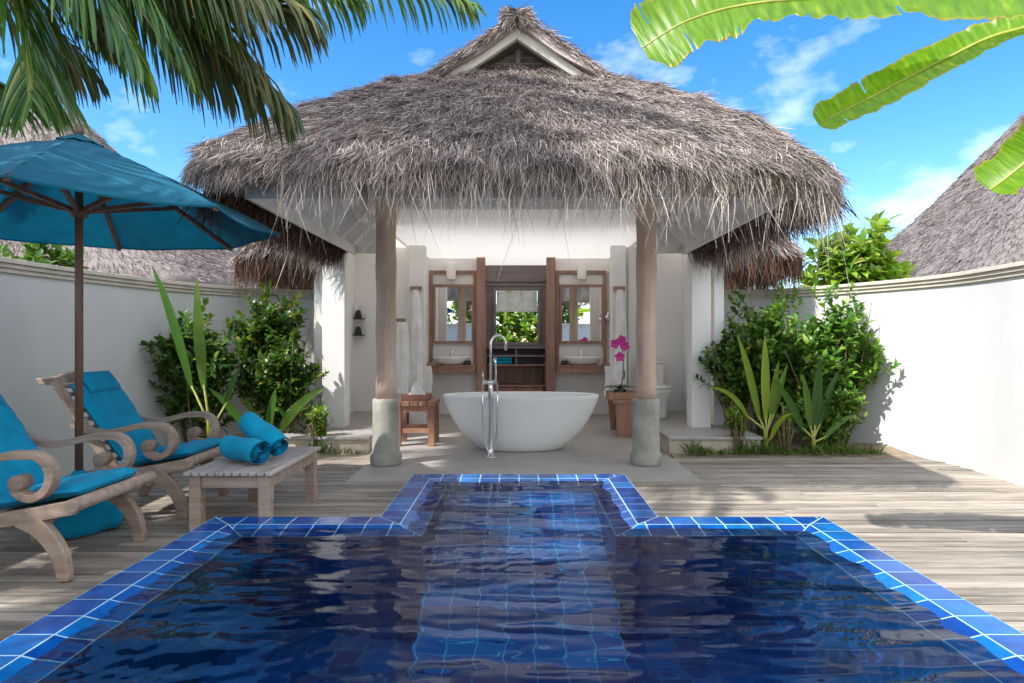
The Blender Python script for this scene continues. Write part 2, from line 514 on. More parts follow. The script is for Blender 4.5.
class MB:
    """collects shapes and links them as ONE mesh object"""

    def __init__(self):
        self.v, self.f, self.uv = [], [], None
        self.smooth = []

    def add(self, vs, fs, smooth=False):
        n = len(self.v)
        self.v += [tuple(p) for p in vs]
        self.f += [tuple(i + n for i in q) for q in fs]
        self.smooth += [smooth] * len(fs)

    def box(self, x0, x1, y0, y1, z0, z1):
        vs = [(x0, y0, z0), (x1, y0, z0), (x1, y1, z0), (x0, y1, z0), (x0, y0, z1), (x1, y0, z1), (x1, y1, z1), (x0, y1, z1)]
        self.add(vs, [(3, 2, 1, 0), (4, 5, 6, 7), (0, 1, 5, 4), (1, 2, 6, 5), (2, 3, 7, 6), (3, 0, 4, 7)])
        return self

    def bar(self, a, b, w, h, up=(0, 0, 1)):
        a, b = Vector(a), Vector(b)
        d = (b - a).normalized()
        s = d.cross(Vector(up))
        if s.length < 1e-4:
            s = d.cross(Vector((0, 1, 0)))
        s.normalize()
        u = s.cross(d)
        vs = []
        for p in (a, b):
            for (i, j) in ((-1, -1), (1, -1), (1, 1), (-1, 1)):
                vs.append(p + s * (i * w / 2) + u * (j * h / 2))
        self.add(vs, [(0, 1, 2, 3), (7, 6, 5, 4), (0, 4, 5, 1), (1, 5, 6, 2), (2, 6, 7, 3), (3, 7, 4, 0)])
        return self

    def tube(self, pts, rad, seg=10, caps=True):
        pts = [Vector(p) for p in pts]
        if not isinstance(rad, (list, tuple)):
            rad = [rad] * len(pts)
        t0 = (pts[1] - pts[0]).normalized()
        ref = Vector((0, 0, 1)) if abs(t0.z) < 0.9 else Vector((0, 1, 0))
        s = t0.cross(ref).normalized()
        vs, fs = [], []
        for i, p in enumerate(pts):
            t = (pts[min(i + 1, len(pts) - 1)] - pts[max(i - 1, 0)])
            t = t.normalized() if t.length > 1e-9 else t0
            s = (s - t * s.dot(t))
            s = s.normalized() if s.length > 1e-6 else t.orthogonal().normalized()
            u = t.cross(s)
            for k in range(seg):
                a = 2 * math.pi * k / seg
                vs.append(p + (s * math.cos(a) + u * math.sin(a)) * rad[i])
        for i in range(len(pts) - 1):
            for k in range(seg):
                k2 = (k + 1) % seg
                fs.append((i * seg + k, i * seg + k2, (i + 1) * seg + k2, (i + 1) * seg + k))
        if caps:
            fs.append(tuple(range(seg))[::-1])
            fs.append(tuple((len(pts) - 1) * seg + k for k in range(seg)))
        self.add(vs, fs, True)
        return self

    def lathe(self, prof, c=(0, 0, 0), seg=32, sx=1.0, sy=1.0, wob=None):
        """prof: list of (radius, z); or (rx, ry, z)"""
        vs, fs = [], []
        for i, p in enumerate(prof):
            rx, ry, z = (p[0] * sx, p[0] * sy, p[1]) if len(p) == 2 else p
            for k in range(seg):
                a = 2 * math.pi * k / seg
                w = 1.0 if wob is None else wob(a, z)
                vs.append((c[0] + rx * w * math.cos(a), c[1] + ry * w * math.sin(a), c[2] + z))
        n = len(prof)
        for i in range(n - 1):
            for k in range(seg):
                k2 = (k + 1) % seg
                fs.append((i * seg + k, i * seg + k2, (i + 1) * seg + k2, (i + 1) * seg + k))
        fs.append(tuple(range(seg))[::-1])
        fs.append(tuple((n - 1) * seg + k for k in range(seg)))
        self.add(vs, fs, True)
        return self

    def ribbon(self, pts, th, y0, y1):
        """side-profile member: polyline of (x, z) with thickness, extruded from y0 to y1"""
        n = len(pts)
        if not isinstance(th, (list, tuple)):
            th = [th] * n
        vs = []
        for i in range(n):
            a, b = pts[max(i - 1, 0)], pts[min(i + 1, n - 1)]
            dx, dz = b[0] - a[0], b[1] - a[1]
            l = math.hypot(dx, dz) or 1
            nx, nz = -dz / l, dx / l
            h = th[i] / 2
            for s in (1, -1):
                for y in (y0, y1):
                    vs.append((pts[i][0] + nx * h * s, y, pts[i][1] + nz * h * s))
        fs = []
        for i in range(n - 1):
            a, b = i * 4, i * 4 + 4
            fs += [(a, a + 1, b + 1, b), (a + 3, a + 2, b + 2, b + 3), (a + 2, a, b, b + 2), (a + 1, a + 3, b + 3, b + 1)]
        fs += [(0, 2, 3, 1), (4 * n - 4, 4 * n - 3, 4 * n - 1, 4 * n - 2)]
        self.add(vs, fs)
        return self

    def grid(self, fn, nu, nv, smooth=True):
        """surface fn(u, v), u and v in 0..1"""
        vs = [fn(i / nu, j / nv) for i in range(nu + 1) for j in range(nv + 1)]
        w = nv + 1
        fs = [(i * w + j, (i + 1) * w + j, (i + 1) * w + j + 1, i * w + j + 1) for i in range(nu) for j in range(nv)]
        self.add(vs, fs, smooth)
        return self

    def build(self, name, mat, parent=None, bevel=0.0, local=False, smooth=None, autosmooth=False):
        me = bpy.data.meshes.new(name)
        me.from_pydata(self.v, [], self.f)
        sm = self.smooth if smooth is None else [smooth] * len(self.f)
        me.polygons.foreach_set('use_smooth', sm)
        bm = bmesh.new()
        bm.from_mesh(me)
        bmesh.ops.recalc_face_normals(bm, faces=bm.faces)
        bm.to_mesh(me)
        bm.free()
        o = link(name, me, mat, parent, local)
        if bevel:
            b = o.modifiers.new('bevel', 'BEVEL')
            b.width = bevel
            b.segments = 2
            b.limit_method = 'ANGLE'
            b.angle_limit = math.radians(40)
        return o


def mesh_np(name, V, Fq, mat, parent=None, smooth=False, uv=None):
    """bulk mesh from numpy verts (n,3) and quads (m,4)"""
    V = np.ascontiguousarray(V, dtype=np.float32).reshape(-1, 3)
    Fq = np.ascontiguousarray(Fq, dtype=np.int32)
    k = Fq.shape[1]
    me = bpy.data.meshes.new(name)
    me.vertices.add(len(V))
    me.vertices.foreach_set('co', V.ravel())
    me.loops.add(Fq.size)
    me.loops.foreach_set('vertex_index', Fq.ravel())
    me.polygons.add(len(Fq))
    me.polygons.foreach_set('loop_start', np.arange(0, Fq.size, k, dtype=np.int32))
    me.polygons.foreach_set('loop_total', np.full(len(Fq), k, dtype=np.int32))
    if smooth:
        me.polygons.foreach_set('use_smooth', np.ones(len(Fq), dtype=bool))
    if uv is not None:
        lay = me.uv_layers.new(name='UVMap')
        lay.data.foreach_set('uv', np.ascontiguousarray(uv, dtype=np.float32)[Fq.ravel()].ravel())
    me.update()
    me.validate()
    return link(name, me, mat, parent)


def nrm(a):
    return a / np.maximum(np.linalg.norm(a, axis=-1, keepdims=True), 1e-9)


def strand_arrays(P0, D0, D1, length, width):
    """flat curved strands: start P0, heading D0 bending to D1"""
    n = len(P0)
    L_ = length[:, None]
    p0 = P0
    p1 = p0 + nrm(D0) * L_ * 0.5
    p2 = p1 + nrm(D0 * 0.35 + D1) * L_ * 0.5
    rv = nrm(rng.normal(size=(n, 3)))
    s = nrm(np.cross(nrm(D0 + D1), rv))
    w = width[:, None] * 0.5
    V = np.stack([p0 - s * w, p0 + s * w, p1 - s * w * .9, p1 + s * w * .9, p2 - s * w * .25, p2 + s * w * .25], axis=1)
    b = (np.arange(n) * 6)[:, None]
    Fq = np.concatenate([b + np.array([[0, 1, 3, 2]]), b + np.array([[2, 3, 5, 4]])], axis=0)
    return V.reshape(-1, 3), Fq


def join_np(parts):
    Vs, Fs, n = [], [], 0
    for V, Fq in parts:
        Vs.append(V)
        Fs.append(Fq + n)
        n += len(V)
    return np.concatenate(Vs), np.concatenate(Fs)


def leaf_arrays(P0, D, Nn, length, width, fold=0.25, droop=0.25):
    """folded leaf blades: base P0, axis D, normal Nn; eight quads as two halves"""
    n = len(P0)
    D = nrm(D)
    S = nrm(np.cross(D, Nn))
    U = nrm(np.cross(S, D))
    L_ = length[:, None]
    W = width[:, None]
    mid = [P0, P0 + D * L_ * .35 + U * L_ * .03, P0 + D * L_ * .7 - U * L_ * droop * .25, P0 + D * L_ - U * L_ * droop]
    ws = [0.06, 0.5, 0.40, 0.03]
    rows = []
    for m_, w in zip(mid, ws):
        rows += [m_ - S * W * w + U * W * fold * w, m_, m_ + S * W * w + U * W * fold * w]
    V = np.stack(rows, axis=1)
    b = (np.arange(n) * 12)[:, None]
    fs = []
    for r in range(3):
        fs.append(b + np.array([[r * 3, r * 3 + 1, r * 3 + 4, r * 3 + 3]]))
        fs.append(b + np.array([[r * 3 + 1, r * 3 + 2, r * 3 + 5, r * 3 + 4]]))
    return V.reshape(-1, 3), np.concatenate(fs)


# ------------------------------------------------------------------ camera, sun, sky
cam = bpy.data.cameras.new('camera')
cam.sensor_width = 36
cam.lens = F / 1024 * 36
cam.shift_x = -(CX - 512) / 1024
cam.shift_y = (CY - 341.5) / 1024
cam.clip_start = 0.05
cam.clip_end = 5000
co = bpy.data.objects.new('camera', cam)
co.location = (0, 0, CZ)
co.rotation_euler = (math.radians(90), 0, 0)
COL.objects.link(co)
SC.camera = co

SUND = Vector((0.70, 0.52, -1.0)).normalized()
sl = bpy.data.lights.new('sun', 'SUN')
sl.energy = 2.4
sl.angle = math.radians(0.53)
sl.color = (1.0, 0.96, 0.90)
so = bpy.data.objects.new('sun', sl)
so.rotation_euler = SUND.to_track_quat('-Z', 'Y').to_euler()
so.location = (-6, -6, 12)
COL.objects.link(so)
try:
    sl.cycles.is_caustics_light = True
except Exception:
    pass

w = bpy.data.worlds.new('World')
SC.world = w
w.use_nodes = True
nt = w.node_tree
nt.nodes.clear()
wo = nt.nodes.new('ShaderNodeOutputWorld')
bg = nt.nodes.new('ShaderNodeBackground')
sky = nt.nodes.new('ShaderNodeTexSky')
sky.sky_type = 'NISHITA'
sky.sun_disc = False
sky.sun_elevation = math.asin(-SUND.z)
sky.sun_rotation = math.atan2(-SUND.x, -SUND.y)
sky.air_density = 1.0
sky.dust_density = 0.2
sky.ozone_density = 2.0
hs = nt.nodes.new('ShaderNodeHueSaturation')
hs.inputs['Hue'].default_value = 0.502
hs.inputs['Saturation'].default_value = 1.38
hs.inputs['Value'].default_value = 0.72
L(nt, sky.outputs[0], hs.inputs['Color'])
# thin broken clouds, laid out by direction
tc = nt.nodes.new('ShaderNodeTexCoord')
mp = nt.nodes.new('ShaderNodeMapping')
mp.inputs['Location'].default_value = (0.35, 0.2, 0.1)
mp.inputs['Scale'].default_value = (2.6, 2.6, 4.6)
L(nt, tc.outputs['Generated'], mp.inputs[0])
cn = nt.nodes.new('ShaderNodeTexNoise')
cn.inputs['Scale'].default_value = 1.7
cn.inputs['Detail'].default_value = 9
cn.inputs['Roughness'].default_value = 0.52
L(nt, mp.outputs[0], cn.inputs['Vector'])
cr = nt.nodes.new('ShaderNodeMapRange')
cr.inputs[1].default_value = 0.35
cr.inputs[2].default_value = 0.62
cr.inputs[4].default_value = 0.70
# extra unseen cloud added behind the camera and overhead for brighter, whiter fill
sx_ = nt.nodes.new('ShaderNodeSeparateXYZ')
L(nt, tc.outputs['Generated'], sx_.inputs[0])
cb = nt.nodes.new('ShaderNodeMath')
cb.operation = 'MULTIPLY_ADD'
L(nt, sx_.outputs[1], cb.inputs[0])
cb.inputs[1].default_value = -0.25
L(nt, cn.outputs['Fac'], cb.inputs[2])
cx_ = nt.nodes.new('ShaderNodeMath')
cx_.operation = 'MULTIPLY_ADD'
L(nt, sx_.outputs[0], cx_.inputs[0])
cx_.inputs[1].default_value = 0.10
L(nt, cb.outputs[0], cx_.inputs[2])
L(nt, cx_.outputs[0], cr.inputs[0])
cm = nt.nodes.new('ShaderNodeMix')
cm.data_type = 'RGBA'
L(nt, cr.outputs[0], cm.inputs[0])
L(nt, hs.outputs[0], cm.inputs[6])
cm.inputs[7].default_value = (6.6, 6.6, 6.7, 1)
L(nt, cm.outputs[2], bg.inputs[0])
bg.inputs[1].default_value = 0.15
L(nt, bg.outputs[0], wo.inputs[0])

SC.view_settings.view_transform = 'Standard'
SC.view_settings.look = 'None'
SC.view_settings.exposure = 1.45
SC.view_settings.gamma = 1
SC.cycles.use_denoising = True
SC.cycles.max_bounces = 10
SC.cycles.diffuse_bounces = 5
SC.cycles.glossy_bounces = 5
SC.cycles.transmission_bounces = 8
SC.cycles.transparent_max_bounces = 12
SC.cycles.sample_clamp_indirect = 6
SC.cycles.caustics_refractive = True
SC.cycles.caustics_reflective = False

# ------------------------------------------------------------------ ground, deck, floor
g = MB()
g.grid(lambda u, v: (-400 + 800 * u, -300 + 1000 * v, -1.9 if False else -0.06), 2, 2)
# ground with the pool pit left open
g = MB()
xs = [-400, -1.75, 1.75, 400]
ys = [-300, 0.2, 5.0, 700]
for i in range(3):
    for j in range(3):
        if i == 1 and j == 1:
            continue
        g.add([(xs[i], ys[j], -.05), (xs[i + 1], ys[j], -.05), (xs[i + 1], ys[j + 1], -.05), (xs[i], ys[j + 1], -.05)], [(0, 1, 2, 3)])
tag(g.build('sand_ground', M['sand']), 'pale sandy ground under and beyond the garden', 'ground', kind='structure')

ZP = 0.15                                  # top of the pool edge above the deck
PX, PYB, PYN, PXN, PYF = 1.893, 3.83, 5.05, 0.866, 0.15   # pool outline: half width, back, end of the bay, bay half width, front
SLX0, SLX1, SLY = -1.53, 1.62, 5.42        # cement floor patch


def boards(y0, y1):
    """x ranges of deck boards in a row, minus pool and floor"""
    cuts = []
    ym = (y0 + y1) / 2
    if PYF < ym < PYB:
        cuts.append((-PX, PX))
    elif PYB <= ym < PYN:
        cuts.append((-PXN, PXN))
    if ym > SLY:
        cuts.append((SLX0, SLX1))
    spans, x = [], -4.5
    for a, b in cuts:
        spans.append((x, a))
        x = b
    spans.append((x, 4.5))
    return spans


d = MB()
pitch = 0.090
y = -3.2
row = 0
while y < 6.5:
    for (a, b) in boards(y, y + pitch):
        x = a
        first = True
        while x < b - 0.02:
            ln = random.uniform(2.6, 4.2) if not first else random.uniform(0.8, 4.0)
            first = False
            e = min(b, x + ln)
            if b - e < 0.25:
                e = b
            dz = random.uniform(-.0035, .0035)
            j = random.uniform(0.010, 0.020)
            d.box(x + .002, e - .002, y + j / 2, y + pitch - j / 2, -.03, dz)
            x = e
    y += pitch
deck_o = d.build('wooden_deck', M['deck'], bevel=0.003)
under = MB()
for (a, b, y0, y1) in ((-4.6, -PX - .002, -3.2, PYB), (PX + .002, 4.6, -3.2, PYB), (-PX - .002, PX + .002, -3.2, PYF - .002), (-4.6, -PXN - .002, PYB + .002, PYN), (PXN + .002, 4.6, PYB + .002, PYN), (-4.6, SLX0 - .002, PYN, 6.5), (SLX1 + .002, 4.6, PYN, 6.5), (SLX0 - .002, SLX1 + .002, PYN + .002, SLY - .002)):
    under.add([(a, y0, -.034), (b, y0, -.034), (b, y1, -.034), (a, y1, -.034)], [(0, 1, 2, 3)])
under.build('gap_shade_sheet', M['black'], deck_o)  # black sheet standing in for the shade seen between the boards
tag(deck_o, 'weathered grey brown timber deck around the pool', 'deck', kind='structure')

s = MB()
s.box(SLX0, SLX1, SLY, 6.66, -.2, 0.004)
s.box(-1.62, 1.62, 6.66, 11.4, -.2, 0.004)
tag(s.build('stone_floor', M['stonefloor']), 'smooth grey cement floor under the pavilion', 'floor', kind='structure')

for sx, x0, x1, lab in ((-1, -4.3, -1.55, 'left'), (1, 1.64, 4.4, 'right')):
    s = MB()

    def bed(u, v, x0=x0, x1=x1):
        x = x0 + (x1 - x0) * u
        yy = 6.5 + 1.9 * v
        return (x, yy, 0.0 + 0.05 * min(1, v * 5) + 0.03 * math.sin(x * 5 + yy * 3) * math.sin(yy * 7) * min(1, v * 6))
    s.grid(bed, 40, 30)
    tag(s.build('planting_bed', M['soil' if sx > 0 else 'sand']), 'sandy planting bed along the %s garden wall' % lab, 'planting bed', kind='structure')

# ------------------------------------------------------------------ pool
outer = [(-PX, PYF), (PX, PYF), (PX, PYB), (PXN, PYB), (PXN, PYN), (-PXN, PYN), (-PXN, PYB), (-PX, PYB)]   # ccw


def inset(poly, dd):
    n = len(poly)
    res = []
    for i in range(n):
        p0, p1, p2 = Vector(poly[i - 1]), Vector(poly[i]), Vector(poly[(i + 1) % n])
        a, b = (p1 - p0).normalized(), (p2 - p1).normalized()
        na, nb = Vector((-a.y, a.x)), Vector((-b.y, b.x))
        res.append(tuple(p1 + (na + nb) * dd))      # right-angled corners only
    return res


def clip_poly(poly, a, b, keep_left=True):
    """clip polygon by line a->b, keep left side"""
    out = []
    ax, ay = a
    bx, by = b

    def side(p):
        return (bx - ax) * (p[1] - ay) - (by - ay) * (p[0] - ax)
    for i in range(len(poly)):
        p, q = poly[i], poly[(i + 1) % len(poly)]
        sp, sq = side(p), side(q)
        if sp >= 0:
            out.append(p)
        if sp * sq < 0:
            t = sp / (sp - sq)
            out.append((p[0] + (q[0] - p[0]) * t, p[1] + (q[1] - p[1]) * t))
    return out


pool = thing('swimming_pool', 'deep blue tiled plunge pool with a narrow stepped bay at the far end', 'pool', (0, 2.5, 0))
tiles = MB()
grout = MB()
rings = [inset(outer, k * TILE) for k in range(3)]
WL = ZP - 0.014                                # water level


def ztile(dist):
    return ZP if dist <= TILE else ZP - 0.038 * (dist - TILE) / TILE


for k in range(2):
    A, B = rings[k], rings[k + 1]
    n = len(A)
    for i in range(n):
        a0, a1, b1, b0 = Vector(A[i]), Vector(A[(i + 1) % n]), Vector(B[(i + 1) % n]), Vector(B[i])
        t = (a1 - a0).normalized()
        nn = Vector((-t.y, t.x))
        zo, zi = ztile(k * TILE), ztile((k + 1) * TILE)
        grout.add([(a0.x, a0.y, zo - .0015), (a1.x, a1.y, zo - .0015), (b1.x, b1.y, zi - .0015), (b0.x, b0.y, zi - .0015)], [(0, 1, 2, 3)])
        lo = min(0, (b0 - a0).dot(t))
        hi = max((a1 - a0).length, (b1 - a0).dot(t))
        mid = (a1 - a0).length / 2
        m0 = math.floor((lo - mid) / TILE) - 1
        m1 = math.ceil((hi - mid) / TILE) + 1
        for m_ in range(m0, m1):
            s0 = mid + m_ * TILE + .0042
            s1 = mid + (m_ + 1) * TILE - .0042
            q = [a0 + t * s0 + nn * .0042, a0 + t * s1 + nn * .0042, a0 + t * s1 + nn * (TILE - .0042), a0 + t * s0 + nn * (TILE - .0042)]
            q = [tuple(p) for p in q]
            g_ = .004
            # mitre lines
            mitre_a = ((b0 - a0).normalized())
            mitre_b = ((a1 - b1).normalized())
            off_a = Vector((mitre_a.y, -mitre_a.x)) * g_
            off_b = Vector((mitre_b.y, -mitre_b.x)) * g_
            pa, pb = b0 + off_a, a0 + off_a
            q = clip_poly(q, tuple(pb + (pa - pb) * 50) , tuple(pb)) if False else clip_poly(q, tuple(b0 + off_a), tuple(a0 + off_a))
            q = clip_poly(q, tuple(a1 + off_b), tuple(b1 + off_b)) if len(q) > 2 else q
            if len(q) < 3:
                continue
            area = 0.5 * abs(sum(q[j][0] * q[(j + 1) % len(q)][1] - q[(j + 1) % len(q)][0] * q[j][1] for j in range(len(q))))
            if area < 4e-4:
                continue
            rz = random.uniform(-.0005, .0006)
            top, bot = [], []
            for p in q:
                dd = (Vector(p) - a0).dot(nn) + k * TILE
                top.append((p[0], p[1], ztile(dd) + rz))
                bot.append((p[0], p[1], ztile(dd) - .012))
            m = len(q)
            tiles.add(top + bot, [tuple(range(m))] + [(j, j + m, (j + 1) % m + m, (j + 1) % m) for j in range(m)])
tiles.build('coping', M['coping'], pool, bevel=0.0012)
# rim body below the tiles, a solid kerb standing on the deck
for i in range(len(outer)):
    a0, a1 = outer[i], outer[(i + 1) % len(outer)]
    grout.add([(a0[0], a0[1], -.05), (a1[0], a1[1], -.05), (a1[0], a1[1], ZP - .004), (a0[0], a0[1], ZP - .004)], [(0, 1, 2, 3)])
grout.build('kerb', M['grout'], pool)
inner = rings[2]
basin = MB()
zr = ztile(2 * TILE) - .004
DEPTH = -1.15
n = len(inner)
for i in range(n):
    a0, a1 = inner[i], inner[(i + 1) % n]
    basin.add([(a0[0], a0[1], DEPTH), (a1[0], a1[1], DEPTH), (a1[0], a1[1], zr), (a0[0], a0[1], zr)], [(0, 1, 2, 3)])
ix, iyb, iyn, ixn, iyf = PX - 2 * TILE, PYB - 2 * TILE, PYN - 2 * TILE, PXN - 2 * TILE, PYF + 2 * TILE
basin.add([(-ix, iyf, DEPTH), (ix, iyf, DEPTH), (ix, iyb, DEPTH), (-ix, iyb, DEPTH)], [(0, 1, 2, 3)])
basin.add([(-ixn, iyb, DEPTH), (ixn, iyb, DEPTH), (ixn, iyn, DEPTH), (-ixn, iyn, DEPTH)], [(0, 1, 2, 3)])
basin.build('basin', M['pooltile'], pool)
steps = []
ytop = iyn - .002
for k in range(5):
    st = MB()
    z1 = -0.10 - k * 0.21
    y1 = ytop - k * 0.34
    st.box(-ixn + .002 , ixn - .002, y1 - 0.34, (y1 if k == 0 else y1 - .003), DEPTH, z1)
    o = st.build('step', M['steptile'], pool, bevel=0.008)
    steps.append(o)

# water with real ripples
wx, wy0, wy1, wxn, wyn = ix + .105, iyf - .105, iyb + .105, ixn + .105, iyn + .105
st_ = 0.0115
gx = np.arange(-wx, wx + 1e-6, 2 * wx / round(2 * wx / st_))
ny = round((wyn - wy0) / st_)
gy = np.linspace(wy0, wyn, ny + 1)
# snap a grid line to the shoulder and to the bay sides
gy[np.argmin(abs(gy - wy1))] = wy1
gx[np.argmin(abs(gx - wxn))] = wxn
gx[np.argmin(abs(gx + wxn))] = -wxn
XX, YY = np.meshgrid(gx, gy, indexing='ij')
H = np.zeros_like(XX)
wr = np.random.default_rng(5)
for i in range(34):
    lam = 0.09 * (6.0 ** wr.random())
    th = math.pi / 2 + wr.normal() * 0.20
    k_ = 2 * math.pi / lam
    amp = 0.0027 * lam * wr.uniform(0.5, 1.2)
    H += amp * np.sin(k_ * (math.cos(th) * XX + math.sin(th) * YY) + wr.uniform(0, 6.28) + 0.6 * np.sin(1.3 * XX + 1.9 * YY + i))
for i in range(14):
    lam = 0.055 * (2.4 ** wr.random())
    th = math.pi / 2 + wr.normal() * 0.7
    k_ = 2 * math.pi / lam
    pat = 0.5 + 0.5 * np.sin(XX * wr.uniform(1, 3) + YY * wr.uniform(1.5, 4) + wr.uniform(0, 6.28))
    H += 0.0026 * lam * pat * np.sin(k_ * (math.cos(th) * XX + math.sin(th) * YY) + wr.uniform(0, 6.28) + 0.8 * np.sin(2.3 * XX + 3.1 * YY + i))
H *= 1.12
H *= 0.85 + 0.35 * np.sin(XX * 1.7 + 0.5) * np.sin(YY * 1.3)
V = np.stack([XX, YY, WL + H], axis=-1)
nx_, ny_ = XX.shape
idx = np.arange(nx_ * ny_).reshape(nx_, ny_)
cxm = 0.5 * (XX[:-1, :-1] + XX[1:, 1:])
cym = 0.5 * (YY[:-1, :-1] + YY[1:, 1:])
keep = (cym < wy1) | (abs(cxm) < wxn)
Fq = np.stack([idx[:-1, :-1], idx[1:, :-1], idx[1:, 1:], idx[:-1, 1:]], axis=-1)[keep]
wo_ = mesh_np('water', V.reshape(-1, 3), Fq, M['water'], smooth=True)
tag(wo_, 'rippled dark blue water filling the pool', 'water', kind='structure')
try:
    wo_.cycles.is_caustics_caster = True
    for o in list(pool.children):
        if o.name.startswith(('basin', 'step')):
            o.cycles.is_caustics_receiver = True
except Exception as e:
    print('caustics', e)

# ------------------------------------------------------------------ pavilion
villa = thing('bathroom_pavilion', 'open white bathroom pavilion under a shaggy grey thatched roof with two round columns', 'pavilion', (0, 8.0, 0))


def ring_pts(W, Yf, r, nb, nf, yb, xin=None):
    """plan points: back left, left side, front, right side, back right (or one wing if xin is given)"""
    pts = []
    side = [yb + (Yf + r - yb) * i / nb for i in range(nb + 1)]
    arcs = [math.pi / 2 * i / 5 for i in range(1, 5)]
    if xin is None:
        pts += [(-W, yy) for yy in side]
        pts += [(-W + r - r * math.cos(a), Yf + r - r * math.sin(a)) for a in arcs]
        pts += [((-W + r) + (2 * W - 2 * r) * i / nf, Yf) for i in range(nf + 1)]
        pts += [(W - r + r * math.sin(a), Yf + r - r * math.cos(a)) for a in arcs]
        pts += [(W, yy) for yy in side[::-1]]
    else:
        pts += [(xin + (W - r - xin) * i / nf, Yf) for i in range(nf + 1)]
        pts += [(W - r + r * math.sin(a), Yf + r - r * math.cos(a)) for a in arcs]
        pts += [(W, yy) for yy in side[::-1]]
    return pts


def thatch_roof(rows, nb, nf, yb, xin=None, flip=1, arch=0.0, arch_from=0, dens=900, cx=0.0, eave_row=3, lens=(0.10, 0.26), wid=0.009):
    """rows from under the eave up to the top: (W, Yf, r, z). Returns surface mesh data and strand arrays."""
    grid_ = []
    nr = len(rows)
    for i, (W, Yf, r, z) in enumerate(rows):
        pr = ring_pts(W, Yf, r, nb, nf, yb, xin)
        s_ = max(0, (i - arch_from) / (nr - 1 - arch_from))
        row_ = []
        for (px, py) in pr:
            zz = z
            if arch and py < Yf + 0.02:
                zz += arch * s_ ** 2 * max(0, 1 - abs(px / W) ** 1.6)
            if arch and i <= 6:
                zz += .02 - .08 * (abs(px) / 2.2) ** 3 * (1 if py < Yf + .6 and px > 0 else -.15)
            lump = 0.018 * math.sin(px * 9.1 + py * 7.3 + i * 1.7) + 0.014 * math.sin(px * 17.0 - py * 13 + i)
            row_.append((cx + flip * px, py, zz + lump * (0.5 if i < eave_row else 1)))
        grid_.append(row_)
    G = np.array(grid_)                     # (rows, perimeter, 3)
    # surface strands on the rows above the eave
    parts = []
    for i in range(eave_row, nr - 1):
        for j in range(G.shape[1] - 1):
            a, b, c, e = G[i, j], G[i, j + 1], G[i + 1, j + 1], G[i + 1, j]
            nrm_v = np.cross(b - a, e - a)
            area = np.linalg.norm(nrm_v)
            if area < 1e-6:
                continue
            nv = nrm_v / area
            if nv[2] < 0:
                nv = -nv
            cnt = rng.poisson(area * dens * (1.0 if nv[1] < -.3 else .45))
            if cnt == 0:
                continue
            u = rng.random((cnt, 1))
            v = rng.random((cnt, 1))
            p = a * (1 - u) * (1 - v) + b * u * (1 - v) + c * u * v + e * (1 - u) * v
            down = nrm((a + b) - (c + e))
            tang = nrm(b - a)
            D0 = down + tang * rng.normal(0, .20, (cnt, 1)) + nv * rng.normal(.10, .10, (cnt, 1))
            D1 = down + tang * rng.normal(0, .40, (cnt, 1)) + nv * rng.normal(.02, .22, (cnt, 1))
            ln = rng.uniform(lens[0], lens[1], cnt)
            parts.append(strand_arrays(p + nv * rng.uniform(-.01, .03, (cnt, 1)), D0, D1, ln, rng.uniform(.5, 1.4, cnt) * wid))
    return G, (join_np(parts) if parts else None)


def grid_mesh(G):
    nr, npn, _ = G.shape
    idx = np.arange(nr * npn).reshape(nr, npn)
    Fq = np.stack([idx[:-1, :-1], idx[:-1, 1:], idx[1:, 1:], idx[1:, :-1]], axis=-1).reshape(-1, 4)
    return G.reshape(-1, 3), Fq


def fringe(G, row, cnt_per_m, lmin, lmax, wid, outw=0.5, jit=0.05, tail=0.12, zrange=(-.06, .08)):
    """dangling strands along the eave row"""
    R = G[row]
    seg = np.linalg.norm(np.diff(R, axis=0), axis=1)
    cen = R.mean(axis=0)
    parts = []
    for j in range(len(R) - 1):
        cnt = rng.poisson(seg[j] * cnt_per_m)
        if cnt == 0:
            continue
        u = rng.random((cnt, 1))
        p = R[j] * (1 - u) + R[j + 1] * u
        t = nrm(R[j + 1] - R[j])
        o = np.cross(t, np.array([0, 0, 1.0]))
        o = o / np.linalg.norm(o)
        if np.dot(o[:2], (R[j] - cen)[:2]) < 0:
            o = -o
        p = p + np.array([0, 0, 1.0]) * rng.uniform(*zrange, (cnt, 1)) + o * rng.uniform(-.14, .03, (cnt, 1)) + t * rng.normal(0, jit, (cnt, 1))
        # strands clump into tufts of unequal length
        ph = np.sin(p[:, 0] * 23 + p[:, 1] * 17) * .5 + np.sin(p[:, 0] * 41 - p[:, 1] * 29) * .5
        ln = lmin + (lmax - lmin) * rng.beta(1.6, 4.2, cnt) * (1 + .35 * ph)
        long_ = rng.random(cnt) < tail
        ln = np.where(long_, ln * 1.35 + .04, ln)
        # worn shorter above the umbrella
        ln = np.where((p[:, 0] < -1.62) & (p[:, 1] < 5.4), np.minimum(ln, rng.uniform(.05, .13, cnt)), ln)
        D0 = o * rng.uniform(.1, outw, (cnt, 1)) + np.array([0, 0, -1.0]) + t * rng.normal(0, .28, (cnt, 1))
        D1 = np.array([0, 0, -1.0]) + t * rng.normal(0, .34, (cnt, 1)) + o * rng.normal(0, .18, (cnt, 1))
        parts.append(strand_arrays(p, D0, D1, ln, rng.uniform(.5, 1.3, cnt) * wid))
    return join_np(parts)


